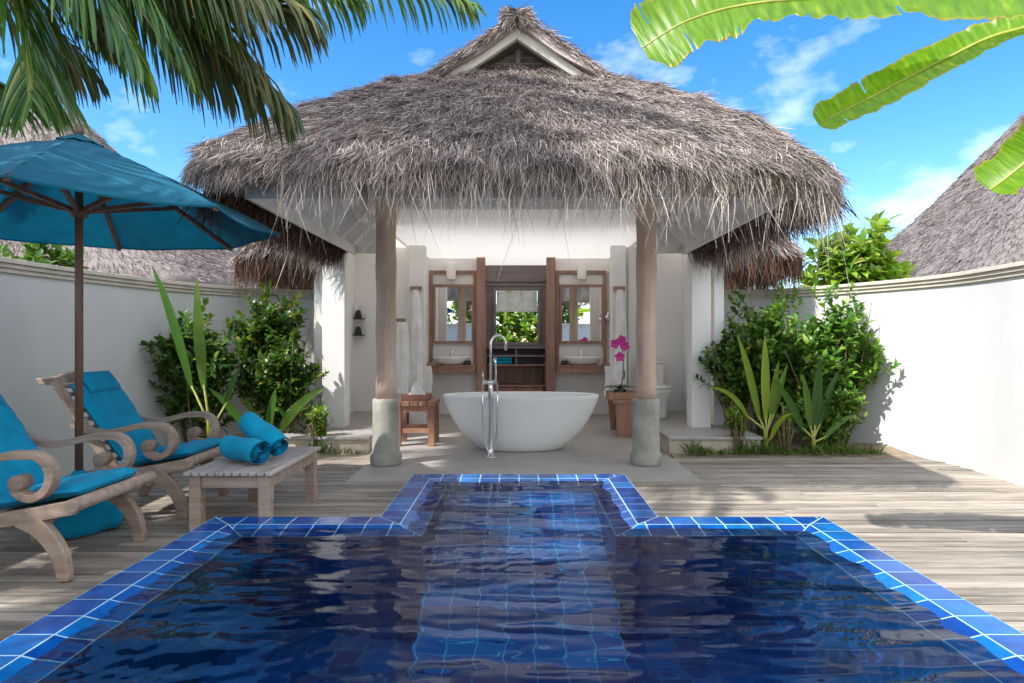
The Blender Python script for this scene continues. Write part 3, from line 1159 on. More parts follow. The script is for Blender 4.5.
# main roof
ZE = 2.50
rows = [(2.04, 4.44, .03, 2.41), (2.08, 4.36, .10, 2.32), (2.20, 4.22, .16, 2.33), (2.24, 4.15, .20, 2.39), (2.235, 4.16, .22, 2.45), (2.20, 4.22, .22, 2.52)]
for k in range(1, 13):
    s_ = k / 12
    z = 2.52 + (3.84 - 2.52) * (s_ + .062 * math.sin(math.pi * s_ ** .75))
    rows.append((2.20 + (1.04 - 2.20) * s_, 4.22 + (6.12 - 4.22) * s_, .22 * (1 - s_) + .02, z))
G, ST = thatch_roof(rows, 24, 40, 7.3, arch=.13, arch_from=5, dens=11500, eave_row=3, lens=(.08, .24), wid=.0044, cx=-.04)  # roof cut short at the unseen back so sun reaches the translucent ceiling
Vb, Fb = grid_mesh(G)
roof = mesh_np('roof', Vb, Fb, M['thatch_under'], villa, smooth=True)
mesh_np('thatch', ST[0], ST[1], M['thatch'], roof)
f1 = fringe(G, 4, 900, .07, .34, .0050, outw=.6, tail=.12)
f2 = fringe(G, 2, 360, .05, .20, .0050, outw=.3, tail=.08, zrange=(-.03, .02))
f3 = fringe(G, 5, 1100, .08, .22, .0050, outw=.9, tail=.05)
f4 = fringe(G, 3, 300, .20, .62, .0060, outw=.5, tail=.12)
fv = join_np([f1, f2, f3, f4])
mesh_np('eave_fringe', fv[0], fv[1], M['thatch_fringe'], roof)

# gablet on top: two short thatched slopes with a ridge roll
GY0, GYB = 5.76, 7.3
pk = Vector((-0.02, 0, 4.50))
cap = MB()
for sx in (-1, 1):
    def slope(u, v, sx=sx):
        yy = GY0 + (GYB - GY0) * v
        x = 1.14 * u * sx
        z = 4.30 - .67 * abs(x) + .02 * math.sin(yy * 8 + u * 9)
        return (x, yy, z)

    def slope_b(u, v, sx=sx):
        x, yy, z = slope(u, v, sx)
        return (x, yy, z - .10)
    cap.grid(slope, 10, 18)
    cap.grid(slope_b, 10, 18)
    cap.grid(lambda u, v: tuple(Vector(slope(u, 0)) - Vector((0, 0, .10 * v))), 10, 1)
capo = cap.build('gablet_roof', M['thatch'], roof)
parts = []
for sx in (-1, 1):
    n_ = 9000
    u = rng.random(n_)
    v = rng.random(n_) ** 1.3
    x = 1.14 * u * sx
    yy = GY0 + (GYB - GY0) * v
    z = 4.30 - .67 * abs(x)
    P0 = np.stack([x, yy, z + .01], axis=1)
    down = np.tile(np.array([[sx * 1.0, 0, -.72]]), (n_, 1))
    D0 = down + rng.normal(0, .25, (n_, 3)) + np.array([[0, 0, .12]])
    D1 = down + rng.normal(0, .4, (n_, 3))
    parts.append(strand_arrays(P0, D0, D1, rng.uniform(.1, .25, n_), rng.uniform(.6, 1.3, n_) * .006))
    # shaggy verge hanging at the front edge
    n_ = 900
    u = rng.random(n_)
    x = 1.14 * u * sx
    P0 = np.stack([x, np.full(n_, GY0) + rng.uniform(-.03, .05, n_), 4.30 - .67 * abs(x) - rng.uniform(-.02, .07, n_)], axis=1)
    D0 = np.array([[sx * .9, -.15, -.7]]) + rng.normal(0, .25, (n_, 3))
    parts.append(strand_arrays(P0, D0, D0 + rng.normal(0, .3, (n_, 3)), rng.uniform(.05, .11, n_), rng.uniform(.6, 1.3, n_) * .007))
gv = join_np(parts)
mesh_np('gablet_thatch', gv[0], gv[1], M['thatch'], roof)
rr = MB()
pts = [(-0.02 + .012 * math.sin(i * 1.7), GY0 + .03 + i * .2, 4.265 + .012 * math.sin(i * 2.3)) for i in range(8)]
rr.tube(pts, [.05 + .010 * math.sin(i * 2.1) for i in range(8)], 12)
rr.build('ridge_roll', M['thatch_under'], roof)
parts = []
n_ = 3200
a = rng.uniform(-.2, math.pi + .2, n_)
yy = GY0 - .05 + (GYB - GY0) * rng.random(n_) ** 1.6
fr_ = rng.random(n_) < .3
yy = np.where(fr_, GY0 + rng.uniform(-.05, .03, n_), yy)
rq = np.where(fr_, rng.random(n_), 1.0)
P0 = np.stack([-.02 + .08 * rq * np.cos(a), yy, 4.265 + .06 * rq * np.sin(a)], axis=1)
D0 = np.stack([np.cos(a) * .4 + np.sign(np.cos(a)) * .9 * np.sin(a), rng.normal(0, .35, n_), np.sin(a) * .25 - abs(np.cos(a)) * .9], axis=1)
rv = strand_arrays(P0, D0, D0 + rng.normal(0, .3, (n_, 3)), rng.uniform(.06, .16, n_), rng.uniform(.6, 1.4, n_) * .010)
mesh_np('ridge_thatch', rv[0], rv[1], M['thatch'], roof)

gb = thing  # noqa
gm = MB()
gm.add([(-.86, 6.25, 3.70), (.84, 6.25, 3.70), (-.01, 6.25, 4.25), (-.86, 6.32, 3.70), (.84, 6.32, 3.70), (-.01, 6.32, 4.25)],
       [(0, 1, 2), (5, 4, 3), (0, 3, 4, 1), (1, 4, 5, 2), (2, 5, 3, 0)])
gable = gm.build('gable', M['gableshade'], villa)
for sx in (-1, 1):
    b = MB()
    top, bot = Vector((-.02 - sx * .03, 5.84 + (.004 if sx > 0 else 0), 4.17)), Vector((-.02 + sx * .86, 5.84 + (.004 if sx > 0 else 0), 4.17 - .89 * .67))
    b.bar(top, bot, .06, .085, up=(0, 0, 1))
    b.build('barge_board', M['gableshade'], gable, bevel=.004)
b = MB()
b.box(-.035, .015, 6.20, 6.247, 3.75, 4.22)
b.build('king_post', M['whitewood'], gable)
b = MB()
for k in range(7):
    z = 3.86 + k * .062
    hw = (4.25 - z) / .66 - .06
    if hw > .05:
        b.box(-.01 - hw, -.01 + hw, 6.235, 6.248, z, z + .012)
b.build('louvre', M['whitewood'], gable)

# lower side roofs over the wings
for sx in (-1, 1):
    rows2 = [(3.15, 7.9, .35, 2.34), (3.35, 7.62, .5, 2.26), (3.52, 7.4, .62, 2.28), (3.56, 7.35, .65, 2.36), (3.52, 7.4, .65, 2.45)]
    for k in range(1, 8):
        s_ = k / 7
        rows2.append((3.52 + (2.6 - 3.52) * s_, 7.4 + (9.0 - 7.4) * s_, .65 * (1 - s_) + .02, 2.45 + 1.15 * s_ + .06 * math.sin(math.pi * s_)))
    G2, S2 = thatch_roof(rows2, 14, 12, 12.6, xin=2.40, flip=sx, dens=1500, eave_row=3, lens=(.12, .28), wid=.011)
    Vb, Fb = grid_mesh(G2)
    wing = mesh_np('wing_roof', Vb, Fb, M['thatch_under'], villa, smooth=True)
    mesh_np('thatch', S2[0], S2[1], M['thatch'], wing)
    q1 = fringe(G2, 3, 520, .25, .62, .008, outw=.35)
    q2 = fringe(G2, 1, 520, .20, .48, .008, outw=.2)
    q = join_np([q1, q2])
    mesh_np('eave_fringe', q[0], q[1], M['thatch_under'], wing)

# thatch edge seen from below beside the fascia
for sx in (-1, 1):
    n_ = 2600
    yy = rng.uniform(4.4, 7.4, n_)
    k = rng.random(n_)
    P0 = np.stack([sx * (1.99 + .26 * k), yy, 2.36 - .06 * k + rng.uniform(-.01, .02, n_)], axis=1)
    D0 = np.array([[sx * .75, 0, -.62]]) + rng.normal(0, .22, (n_, 3))
    D1 = np.array([[sx * .25, 0, -1.0]]) + rng.normal(0, .3, (n_, 3))
    a_ = strand_arrays(P0, D0, D1, rng.uniform(.12, .34, n_), rng.uniform(.6, 1.3, n_) * .010)
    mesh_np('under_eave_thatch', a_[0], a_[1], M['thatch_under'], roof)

# soffits with rafters
for sx in (-1, 1):
    sf = MB()
    q = [(sx * 1.95, 4.46, 2.37), (sx * 1.95, 7.40, 2.37), (sx * 1.33, 7.40, 2.98), (sx * 1.33, 6.30, 2.98)]
    sf.add(q + [(a, b_, c + .03) for a, b_, c in q], [(0, 1, 2, 3), (7, 6, 5, 4), (0, 4, 5, 1), (1, 5, 6, 2), (2, 6, 7, 3), (3, 7, 4, 0)])
    so_ = sf.build('soffit', M['whitewood'], villa)
    yy = 5.0
    while yy < 7.4:
        k = min(1.0, (yy - 4.46) / 1.84)
        r = MB()
        a = Vector((sx * 1.945, yy, 2.365))
        b_ = Vector((sx * (1.95 - .62 * k), yy, 2.37 + .61 * k - .005))
        r.bar(a - Vector((0, 0, .03)), b_ - Vector((0, 0, .03)), .055, .075, up=(0, 1, 0)) if False else r.bar(a - Vector((sx * .05, 0, .02)), b_ - Vector((0, 0, .06)), .055, .13)
        r.build('rafter', M['whitewood'], so_)
        yy += .46
    fa = MB()
    fa.box(min(sx * 1.952, sx * 1.985), max(sx * 1.952, sx * 1.985), 4.45, 7.38, 2.27, 2.40)
    fa.build('fascia', M['whitewood'], villa, bevel=.004)
sf = MB()
q = [(-1.95, 4.46, 2.372), (1.95, 4.46, 2.372), (1.33, 6.30, 2.982), (-1.33, 6.30, 2.982)]
sf.add(q + [(a, b_, c + .03) for a, b_, c in q], [(0, 1, 2, 3), (7, 6, 5, 4), (0, 4, 5, 1), (1, 5, 6, 2), (2, 6, 7, 3), (3, 7, 4, 0)])
so_ = sf.build('soffit', M['whitewood'], villa)
for i in range(9):
    x = -1.6 + i * .4
    r = MB()
    k = min(1.0, (1.95 - abs(x)) / .62)
    a = Vector((x, 4.47, 2.34))
    b_ = Vector((x, 4.46 + 1.84 * k, 2.335 + .61 * k))
    r.bar(a, b_, .05, .08)
    r.build('rafter', M['whitewood'], so_)
fa = MB()
fa.box(-1.95, 1.95, 4.42, 4.452, 2.27, 2.40)
fa.build('fascia', M['whitewood'], villa, bevel=.004)

# beam over the columns, ceiling
b = MB()
b.box(-1.42, 1.42, 6.26, 6.42, 2.612, 2.98)
b.build('beam', M['whitewood'], villa, bevel=.006)
c = MB()
c.add([(-1.62, 6.425, 2.62), (1.62, 6.425, 2.62), (1.62, 11.3, 2.62), (-1.62, 11.3, 2.62)], [(0, 1, 2, 3)])
c.build('ceiling', M['fillceiling'], villa)
c = MB()
c.add([(-1.62, 7.3, 3.32), (1.62, 7.3, 3.32), (1.62, 11.3, 3.32), (-1.62, 11.3, 3.32)], [(0, 1, 2, 3)])
c.build('unseen_fill_panel', M['fillroof'], villa)  # unseen panel, added to feed soft daylight onto the ceiling below
c = MB()
c.box(-1.66, -1.625, 6.43, 11.3, 2.625, 3.318)
c.box(1.625, 1.66, 6.43, 11.3, 2.625, 3.318)
c.box(-1.66, 1.66, 11.302, 11.34, 2.60, 3.34)
c.add([(-1.62, 6.43, 2.99), (1.62, 6.43, 2.99), (1.62, 7.3, 3.318), (-1.62, 7.3, 3.318)], [(0, 1, 2, 3)])
c.build('light_box_lining', M['inwall'], villa)  # white light box, added to spread daylight evenly over the ceiling
wl = MB()
for sx in (-1, 1):
    def xb(a, b_, *r):
        wl.box(min(sx * a, sx * b_), max(sx * a, sx * b_), *r)
    xb(1.665, 2.02, 7.402, 7.47, 2.30, 2.96)            # lintel over the side alcove
    xb(1.665, 1.72, 6.43, 7.40, 2.40 + .146, 2.62)       # side plate
    xb(2.40, 2.52, 7.56, 9.0, .2, 2.60)                 # outer alcove wall
    xb(1.602, 2.52, 9.002, 9.12, .0, 2.66)              # alcove back wall
    ac = MB()
    ac.add([(sx * 1.622, 7.472, 2.61), (sx * 2.52, 7.472, 2.61), (sx * 2.52, 9.0, 2.61), (sx * 1.622, 9.0, 2.61)], [(0, 1, 2, 3)])
    ac.build('alcove_ceiling', M['fillalcove'], villa)
    xb(1.50, 1.60, 9.06, 10.3, 0, 2.618)                # partition beside the vanity
wl.box(-1.6, -.665, 10.302, 10.42, 0, 2.618)
wl.box(.59, 1.6, 10.302, 10.42, 0, 2.618)
wl.build('wall', M['inwall'], villa)
for (x0, x1, y0, y1, z0, z1) in ((-2.35, -2.08, 7.34, 7.555, .2, 2.42), (2.06, 2.29, 7.34, 7.555, .2, 2.42), (-1.59, -1.36, 8.87, 9.055, 0, 2.618), (1.34, 1.54, 8.87, 9.055, 0, 2.618)):
    p = MB()
    p.box(x0, x1, y0, y1, z0, z1)
    p.build('pillar', M['inwall'], villa, bevel=.006)
for sx in (-1, 1):
    p = MB()
    x0, x1 = (1.625, 2.62)
    p.box(min(sx * x0, sx * x1), max(sx * x0, sx * x1), 6.66, 9.0, -.05, .17)
    pl = p.build('platform', M['step'], villa, bevel=.006)
    p = MB()
    p.box(min(sx * 1.61, sx * 2.64), max(sx * 1.61, sx * 2.64), 6.63, 9.0, .172, .205)
    p.build('paving', M['stonefloor'], pl, bevel=.006)

for x in (-1.336, 1.276):
    cyl = MB()
    cyl.lathe([(.148, 0), (.156, .02), (.158, .08), (.152, .11), (.136, .125), (.134, .30), (.133, .62), (.130, .655), (.10, .66)], (x, 6.18, .004), 40)
    base = cyl.build('column', M['concrete'], villa)
    sh = MB()
    sh.lathe([(.100 + .004 * math.sin(i * 1.3), .655 + i * .12) for i in range(19)], (x, 6.18, .006), 36, wob=lambda a, z: 1 + .02 * math.sin(3 * a + z) + .012 * math.sin(7 * a - 2 * z))
    sh.build('shaft', M['shaft'], base)

# middle recess: posts, back panel, window, shelves
for (x0, x1) in ((-.70, -.56), (.455, .60)):
    p = MB()
    p.box(x0, x1, 10.14, 10.30, 0, 2.615)
    p.build('door_post', M['redwood'], villa, bevel=.006)
rc = MB()
RY = 11.1
wx0, wx1, wz0, wz1 = -.415, .335, 1.21, 2.14
rc.box(-.66, wx0, RY, RY + .08, 0, 2.6)
rc.box(wx1, .56, RY, RY + .08, 0, 2.6)
rc.box(wx0, wx1, RY, RY + .08, 0, wz0)
rc.box(wx0, wx1, RY, RY + .08, wz1, 2.6)
rc.box(-.72, -.662, 10.42, RY + .08, 0, 2.6)
rc.box(.562, .62, 10.42, RY + .08, 0, 2.6)
rcs = rc.build('recess_panelling', M['mauvewood'], villa)
for z in (2.22, 2.30):
    b = MB()
    b.box(-.656, .556, RY - .03, RY - .002, z, z + .03)
    b.build('rail', M['mauvewood'], rcs)
wf = MB()
for (x0, x1, z0, z1) in ((wx0 - .06, wx0, wz0 - .06, wz1 + .06), (wx1, wx1 + .06, wz0 - .06, wz1 + .06), (wx0, wx1, wz1, wz1 + .06), (wx0, wx1, wz0 - .06, wz0)):
    wf.box(x0, x1, RY - .04, RY - .003, z0, z1)
win = wf.build('window', M['mauvewood'], villa, bevel=.004)
bl = MB()
for k in range(3):
    def blind(u, v, k=k):
        x = wx0 + .01 + (wx1 - wx0 - .02) * (k + u) / 3
        return (x, RY + .02 - .035 * math.sin(math.pi * u) ** .5, wz1 - .01 - .37 * v)
    bl.grid(blind, 8, 4)
bl.build('blind', M['blind'], win)

unit = thing('open_shelf_unit', 'low open timber shelf unit below the window between the vanities', 'shelf unit', (-.05, 10.9, .004))
for i, (z0, z1) in enumerate(((.44, .47), (.80, .83), (.96, .99), (1.10, 1.14))):
    b = MB()
    b.box(-.555, .45, 10.62, 11.09, z0, z1)
    b.build('shelf', M['mauvewood' if i > 1 else 'redwood'], unit, bevel=.003)
b = MB()
b.box(-.59, -.557, 10.64, 11.09, .006, 1.10)
b.build('side_panel', M['redwood'], unit)
b = MB()
b.box(.452, .485, 10.64, 11.09, .006, 1.10)
b.build('side_panel', M['redwood'], unit)
b = MB()
b.box(-.07, -.03, 10.66, 11.05, .99, 1.10)
b.box(-.07, -.03, 10.66, 11.05, .83, .96)
b.build('divider', M['mauvewood'], unit)
b = MB()
b.box(-.52, .42, 11.06, 11.085, .45, .80)
b.build('back_panel', M['redwood'], unit)
for k in range(2):
    b = MB()
    b.box(-.52 + k * .48, -.06 + k * .48, 10.64, 11.0, .05, .43)
    b.build('drawer', M['stoolwood'], unit, bevel=.006)
tw = MB()
for k, z in enumerate((.0, .065)):
    def ftowel(u, v, z=z):
        a = 2 * math.pi * u
        r = lambda c: math.copysign(abs(c) ** .35, c)
        return (-.50 + .38 * v, 10.78 + .13 * r(math.cos(a)), .832 + .032 + z + .031 * r(math.sin(a)))
    tw.grid(ftowel, 24, 6)
tag(tw.build('folded_towel', M['towelblue']), 'folded blue towel lying on the open shelf behind the bathtub tap', 'towel')

# ------------------------------------------------------------------ vanities
for sx, x0, x1, word in ((-1, -1.50, -.705, 'left'), (1, .615, 1.46, 'right')):
    van = thing('vanity', ('reddish timber vanity with tall framed mirror, on the shower side' if sx < 0 else 'reddish timber vanity with tall framed mirror, on the orchid side'), 'vanity', ((x0 + x1) / 2, 10.2, .004), 'twin vanities')
    b = MB()
    b.box(x0, x1, 9.80, 10.30, .725, .82)
    b.build('counter', M['redwood'], van, bevel=.004)
    b = MB()
    b.box(x0, x1, 9.79, 10.30, .822, .845)
    b.build('counter_top', M['black'] if False else M['redwood'], van, bevel=.003)
    fr = MB()
    fr.box(x0, x0 + .055, 10.25, 10.30, .846, 2.41)
    fr.box(x1 - .055, x1, 10.25, 10.30, .846, 2.41)
    fr.box(x0 + .055, x1 - .055, 10.25, 10.30, 2.355, 2.41)
    fr.build('outer_frame', M['redwood'], van, bevel=.003)
    gx0, gx1, gz0, gz1 = x0 + .105, x1 - .085, 1.235, 2.13
    fr = MB()
    t = .045
    fr.box(gx0 - t, gx0, 10.24, 10.30, gz0 - t, gz1 + t)
    fr.box(gx1, gx1 + t, 10.24, 10.30, gz0 - t, gz1 + t)
    fr.box(gx0, gx1, 10.24, 10.30, gz1, gz1 + t)
    fr.box(gx0, gx1, 10.24, 10.30, gz0 - t, gz0)
    mf = fr.build('mirror_frame', M['redwood'], van, bevel=.003)
    g_ = MB()
    g_.box(gx0, gx1, 10.27, 10.285, gz0, gz1)
    g_.build('mirror', M['mirror'], mf)
    xm = (x0 + x1) / 2
    bs = MB()
    bs.lathe([(.20, 0), (.27, .03), (.30, .11), (.305, .125), (.295, .13), (.28, .12), (.24, .05), (.05, .035)], (xm, 10.03, .847), 36, sy=.65)
    tag(bs.build('wash_basin', M['ceramic']), 'white oval wash basin on the vanity nearer the %s' % ('shower' if sx < 0 else 'orchid'), 'basin', 'white basins on the vanities')
    tp = thing('basin_tap', 'small chrome tap behind the basin nearer the %s' % ('shower' if sx < 0 else 'orchid'), 'tap', (xm, 10.21, .847), 'basin taps')
    a = MB()
    a.tube([(xm, 10.235, .848), (xm, 10.235, 1.08)], .022, 12)
    a.build('body', M['chrome'], tp)
    a = MB()
    a.tube([(xm, 10.235, 1.02), (xm, 10.14, 1.03), (xm, 10.09, 1.015)], [.014, .013, .012], 10)
    a.build('spout', M['chrome'], tp)
    lp = thing('wall_lamp', 'white cylinder wall lamp above the mirror nearer the %s' % ('shower' if sx < 0 else 'orchid'), 'wall lamp', (xm - .02, 10.2, 2.25), 'wall lamps above the mirrors')
    a = MB()
    a.lathe([(.05, 0), (.076, .004), (.078, .02), (.078, .27), (.07, .285), (.02, .287)], (xm + (-.02 if sx < 0 else 0), 10.16, 2.24), 28)
    a.build('shade', M['lampshade'], lp)
    a = MB()
    a.box(xm - .05, xm + .01, 10.238, 10.249, 2.28, 2.44)
    a.build('wall_plate', M['chrome'], lp)
    a = MB()
    xb_ = x1 - .17 if sx < 0 else x0 + .06
    a.box(xb_, xb_ + .10, 9.86, 9.96, .847, .92)
    tag(a.build('black_box', M['black'], bevel=.004), 'little black box on the vanity beside the %s basin' % ('shower side' if sx < 0 else 'orchid side'), 'box', 'black boxes on the vanities')

mk = thing('shaving_mirror', 'round chrome shaving mirror on an arm beside the right vanity mirror', 'mirror', (1.47, 10.1, 1.62))
a = MB()
a.lathe([(.085, 0), (.095, .01), (.085, .022)], (0, 0, 0), 28)
o = a.build('disc', M['chrome'], mk, local=True)
o.rotation_euler = (math.radians(90), 0, math.radians(62))
o.location = (-.03, -.22, 0)
a = MB()
a.tube([(1.47, 10.22, 1.62), (1.41, 10.10, 1.62), (1.45, 9.89, 1.62)], .010, 8)
a.build('arm', M['chrome'], mk)
a = MB()
a.lathe([(.04, -.04), (.04, .04)], (1.47, 10.225, 1.62), 16)
a.build('bracket', M['chrome'], mk)


# ------------------------------------------------------------------ hanging cloths
def robe(name, label, cat, cx, cy, ztop, zbot, w0, w1, d=.07, hook='redwood', plate=True):
    t = thing(name, label, cat, (cx, cy, zbot))

    def fn(u, v):
        a = 2 * math.pi * u
        wv = w0 + (w1 - w0) * (v ** .6)
        fold = 1 + .13 * math.sin(5 * a + 2 * v) + .07 * math.sin(9 * a)
        return (cx + wv / 2 * math.cos(a) * fold + .015 * math.sin(4 * v), cy + d / 2 * (.4 + .6 * v) * math.sin(a) * fold, ztop - (ztop - zbot) * v)
    m = MB()
    m.grid(fn, 40, 14)
    m.build('cloth', M['towelwhite'], t)
    if plate:
        m = MB()
        m.box(cx - .085, cx + .085, cy + .02, cy + .055, ztop - .005, ztop + .05)
        m.build('hook_rail', M[hook], t, bevel=.003)
    return t


robe('bathrobe', 'long white bathrobe hanging on the partition pillar beside the left vanity', 'bathrobe', -1.48, 8.80, 1.97, .55, .07, .21)
robe('bathrobe', 'long white bathrobe hanging on the partition pillar behind the orchid', 'bathrobe', 1.44, 8.80, 1.97, .62, .07, .20)
robe('bath_towel', 'white bath towel hanging just right of the left column', 'towel', -1.66, 8.5, 1.50, .52, .20, .25, .09)
robe('hand_towel', 'narrow white hand towel hanging at the edge of the left vanity', 'towel', -1.44, 9.74, .84, .36, .09, .10, .05)
robe('hand_towel', 'narrow white hand towel hanging at the edge of the right vanity', 'towel', 1.40, 9.74, .84, .36, .09, .10, .05)

# ------------------------------------------------------------------ bathtub and tap
tub = thing('bathtub', 'white freestanding oval bathtub in the middle of the pavilion floor', 'bathtub', (.02, 7.05, .004))
m = MB()
prof = [(.42, .22, 0), (.455, .24, .006), (.50, .265, .035), (.60, .315, .115), (.70, .345, .225), (.785, .365, .35), (.845, .38, .47), (.885, .392, .575), (.895, .396, .612), (.888, .392, .624), (.870, .378, .622), (.855, .365, .60), (.80, .335, .45), (.70, .295, .30), (.55, .23, .20), (.3, .12, .18)]
m.lathe([(rx, ry, z) for rx, ry, z in prof], (.02, 7.05, .005), 72)
m.build('tub_shell', M['tub'], tub)
m = MB()
m.lathe([(.03, 0), (.035, .004), (.03, .008)], (.02, 7.05, .187), 20)
m.build('drain', M['chrome'], tub)

tap = thing('bath_filler', 'tall chrome floor standing bath filler in front of the bathtub', 'tap', (-.30, 6.50, .004))
tx, ty = -.30, 6.52
m = MB()
m.lathe([(.055, 0), (.055, .012), (.030, .018), (.028, .10), (.024, .12), (.024, .60), (.028, .62), (.030, .74), (.022, .78), (.016, .79)], (tx, ty, .005), 24)
m.build('standpipe', M['chrome'], tap)
m = MB()
pts = [(tx, ty, .79), (tx, ty, 1.19)]
for i in range(1, 12):
    a = math.pi * i / 11 * .95
    pts.append((tx + .078 - .078 * math.cos(a), ty + .03 * (1 - math.cos(a)), 1.20 + .10 * math.sin(a)))
pts.append((pts[-1][0] + .004, pts[-1][1], 1.14))
m.tube(pts, .0135, 14)
m.build('spout', M['chrome'], tap)
m = MB()
m.tube([(tx - .085, ty, .80), (tx + .055, ty, .80)], .019, 12)
m.tube([(tx - .075, ty, .80), (tx - .085, ty - .01, .92)], .0075, 8)
m.build('mixer', M['chrome'], tap)
m = MB()
m.tube([(tx + .055, ty - .03, .78), (tx + .055, ty - .03, .90), (tx + .05, ty - .035, 1.00), (tx + .045, ty - .05, 1.06)], [.012, .012, .013, .017], 10)
m.build('hand_shower', M['chrome'], tap)
m = MB()
hp = []
for i in range(26):
    t = i / 25
    ang = math.pi * t
    hp.append((tx + .078 * math.cos(ang) - .005 + .01 * math.sin(ang) * (1 - t), ty - .05, .80 - .74 * math.sin(ang) ** .55))
m.tube(hp, .009, 8)
m.build('hose', M['chrome'], tap)

# ------------------------------------------------------------------ stools
st = thing('stool', 'reddish timber stool with a tissue tray, beside the left column', 'stool', (-1.22, 7.4, .004))
x0, x1, y0, y1 = -1.46, -.99, 7.19, 7.62
for (x, y) in ((x0, y0), (x1 - .075, y0), (x0, y1 - .075), (x1 - .075, y1 - .075)):
    m = MB()
    m.box(x, x + .075, y, y + .075, .005, .475)
    m.build('leg', M['stoolwood'], st, bevel=.004)
m = MB()
for k in range(5):
    m.box(x0 - .01 + k * .099, x0 + .081 + k * .099, y0 - .015, y1 + .015, .477, .53)
m.build('seat', M['stoolwood'], st, bevel=.004)
m = MB()
m.box(x0 + .076, x1 - .076, y0 + .02, y0 + .055, .16, .21)
m.box(x0 + .076, x1 - .076, y1 - .055, y1 - .02, .16, .21)
m.box(x0 + .076, x1 - .076, y0 + .02, y0 + .055, .405, .475)
m.build('stretcher', M['stoolwood'], st)
tr = MB()
tr.box(-1.40, -1.07, 7.30, 7.56, .532, .547)
for (a, b_, c, d_) in ((-1.40, -1.385, 7.30, 7.56), (-1.085, -1.07, 7.30, 7.56), (-1.385, -1.085, 7.30, 7.315), (-1.385, -1.085, 7.545, 7.56)):
    tr.box(a, b_, c, d_, .547, .60)
tag(tr.build('tray', M['stoolwood'], bevel=.003), 'small orange brown tray on the stool by the left column', 'tray')
ts = MB()


def tissue(u, v):
    a = 2 * math.pi * u
    r = (.10 - .085 * v) * (1 + .22 * math.sin(3 * a + 4 * v) + .1 * math.sin(7 * a))
    return (-1.24 + r * math.cos(a), 7.43 + r * .7 * math.sin(a), .55 + .19 * v + .012 * math.sin(5 * a))


ts.grid(tissue, 30, 8)
tag(ts.build('face_cloth', M['towelwhite']), 'crumpled white face cloth standing in the stool tray', 'cloth')

sb = thing('side_stool', 'orange brown slab sided stool carrying the orchid, behind the right column', 'stool', (1.42, 8.2, .004))
m = MB()
m.box(1.21, 1.68, 7.88, 8.60, .43, .475)
m.build('seat', M['stoolwood'], sb, bevel=.004)
for (ya, yb_) in ((7.90, 7.95), (8.52, 8.57)):
    m = MB()
    m.add([(1.235, ya, .43), (1.655, ya, .43), (1.62, ya, .005), (1.27, ya, .005), (1.235, yb_, .43), (1.655, yb_, .43), (1.62, yb_, .005), (1.27, yb_, .005)],
          [(0, 1, 2, 3), (7, 6, 5, 4), (0, 4, 5, 1), (1, 5, 6, 2), (2, 6, 7, 3), (3, 7, 4, 0)])
    m.build('side_panel', M['stoolwood'], sb, bevel=.004)
m = MB()
m.box(1.27, 1.62, 7.955, 8.515, .36, .428)
m.build('apron', M['stoolwood'], sb)
tr = MB()
tr.box(1.17, 1.62, 7.96, 8.28, .477, .495)
for (a, b_, c, d_) in ((1.17, 1.19, 7.96, 8.28), (1.60, 1.62, 7.96, 8.28), (1.19, 1.60, 7.96, 7.98), (1.19, 1.60, 8.26, 8.28)):
    tr.box(a, b_, c, d_, .495, .57)
tag(tr.build('tray', M['stoolwood'], bevel=.003), 'wide orange brown tray under the orchid pot', 'tray')
oc = thing('potted_orchid', 'magenta orchid in a dark pot on the tray behind the right column', 'orchid', (1.33, 8.1, .497))
m = MB()
m.lathe([(.05, 0), (.075, .02), (.085, .10), (.08, .105), (.06, .10)], (1.33, 8.1, .498), 24)
m.build('pot', M['black'], oc)
m = MB()
m.tube([(1.34, 8.1, .60), (1.37, 8.1, .80), (1.375, 8.1, 1.00), (1.35, 8.08, 1.17), (1.29, 8.06, 1.24)], .006, 6)
m.build('stem', M['orchidleaf'], oc)
LP, LD = [], []
for a in (0.1, 1.3, 2.4, 3.2, 4.3, 5.4):
    LP.append((1.33, 8.1, .60))
    LD.append((math.cos(a), math.sin(a) * .6, .28))
lv = leaf_arrays(np.array(LP), np.array(LD), np.tile([[0, 0, 1.0]], (6, 1)), np.full(6, .24), np.full(6, .085), .3, .35)
lu = leaf_arrays(np.array([(1.36, 8.09, .72)]), np.array([(.25, 0, 1.0)]), np.array([(1.0, -.5, 0)]), np.array([.17]), np.array([.07]))
lv = join_np([lv, lu])
mesh_np('foliage', lv[0], lv[1], M['orchidleaf'], oc)
for (fx, fy, fz) in ((1.25, 8.02, 1.20), (1.38, 8.03, 1.17), (1.31, 8.02, 1.03), (1.34, 8.05, 1.25)):
    P_, D_ = [], []
    for k in range(5):
        a = k * 2 * math.pi / 5 + fx * 7
        P_.append((fx, fy, fz))
        D_.append((math.cos(a), -.35, math.sin(a)))
    pv = leaf_arrays(np.array(P_), np.array(D_), np.tile([[0, -1.0, 0]], (5, 1)), np.full(5, .072), np.full(5, .07), .1, .1)
    mesh_np('flower', pv[0], pv[1], M['pinkflower'], oc)

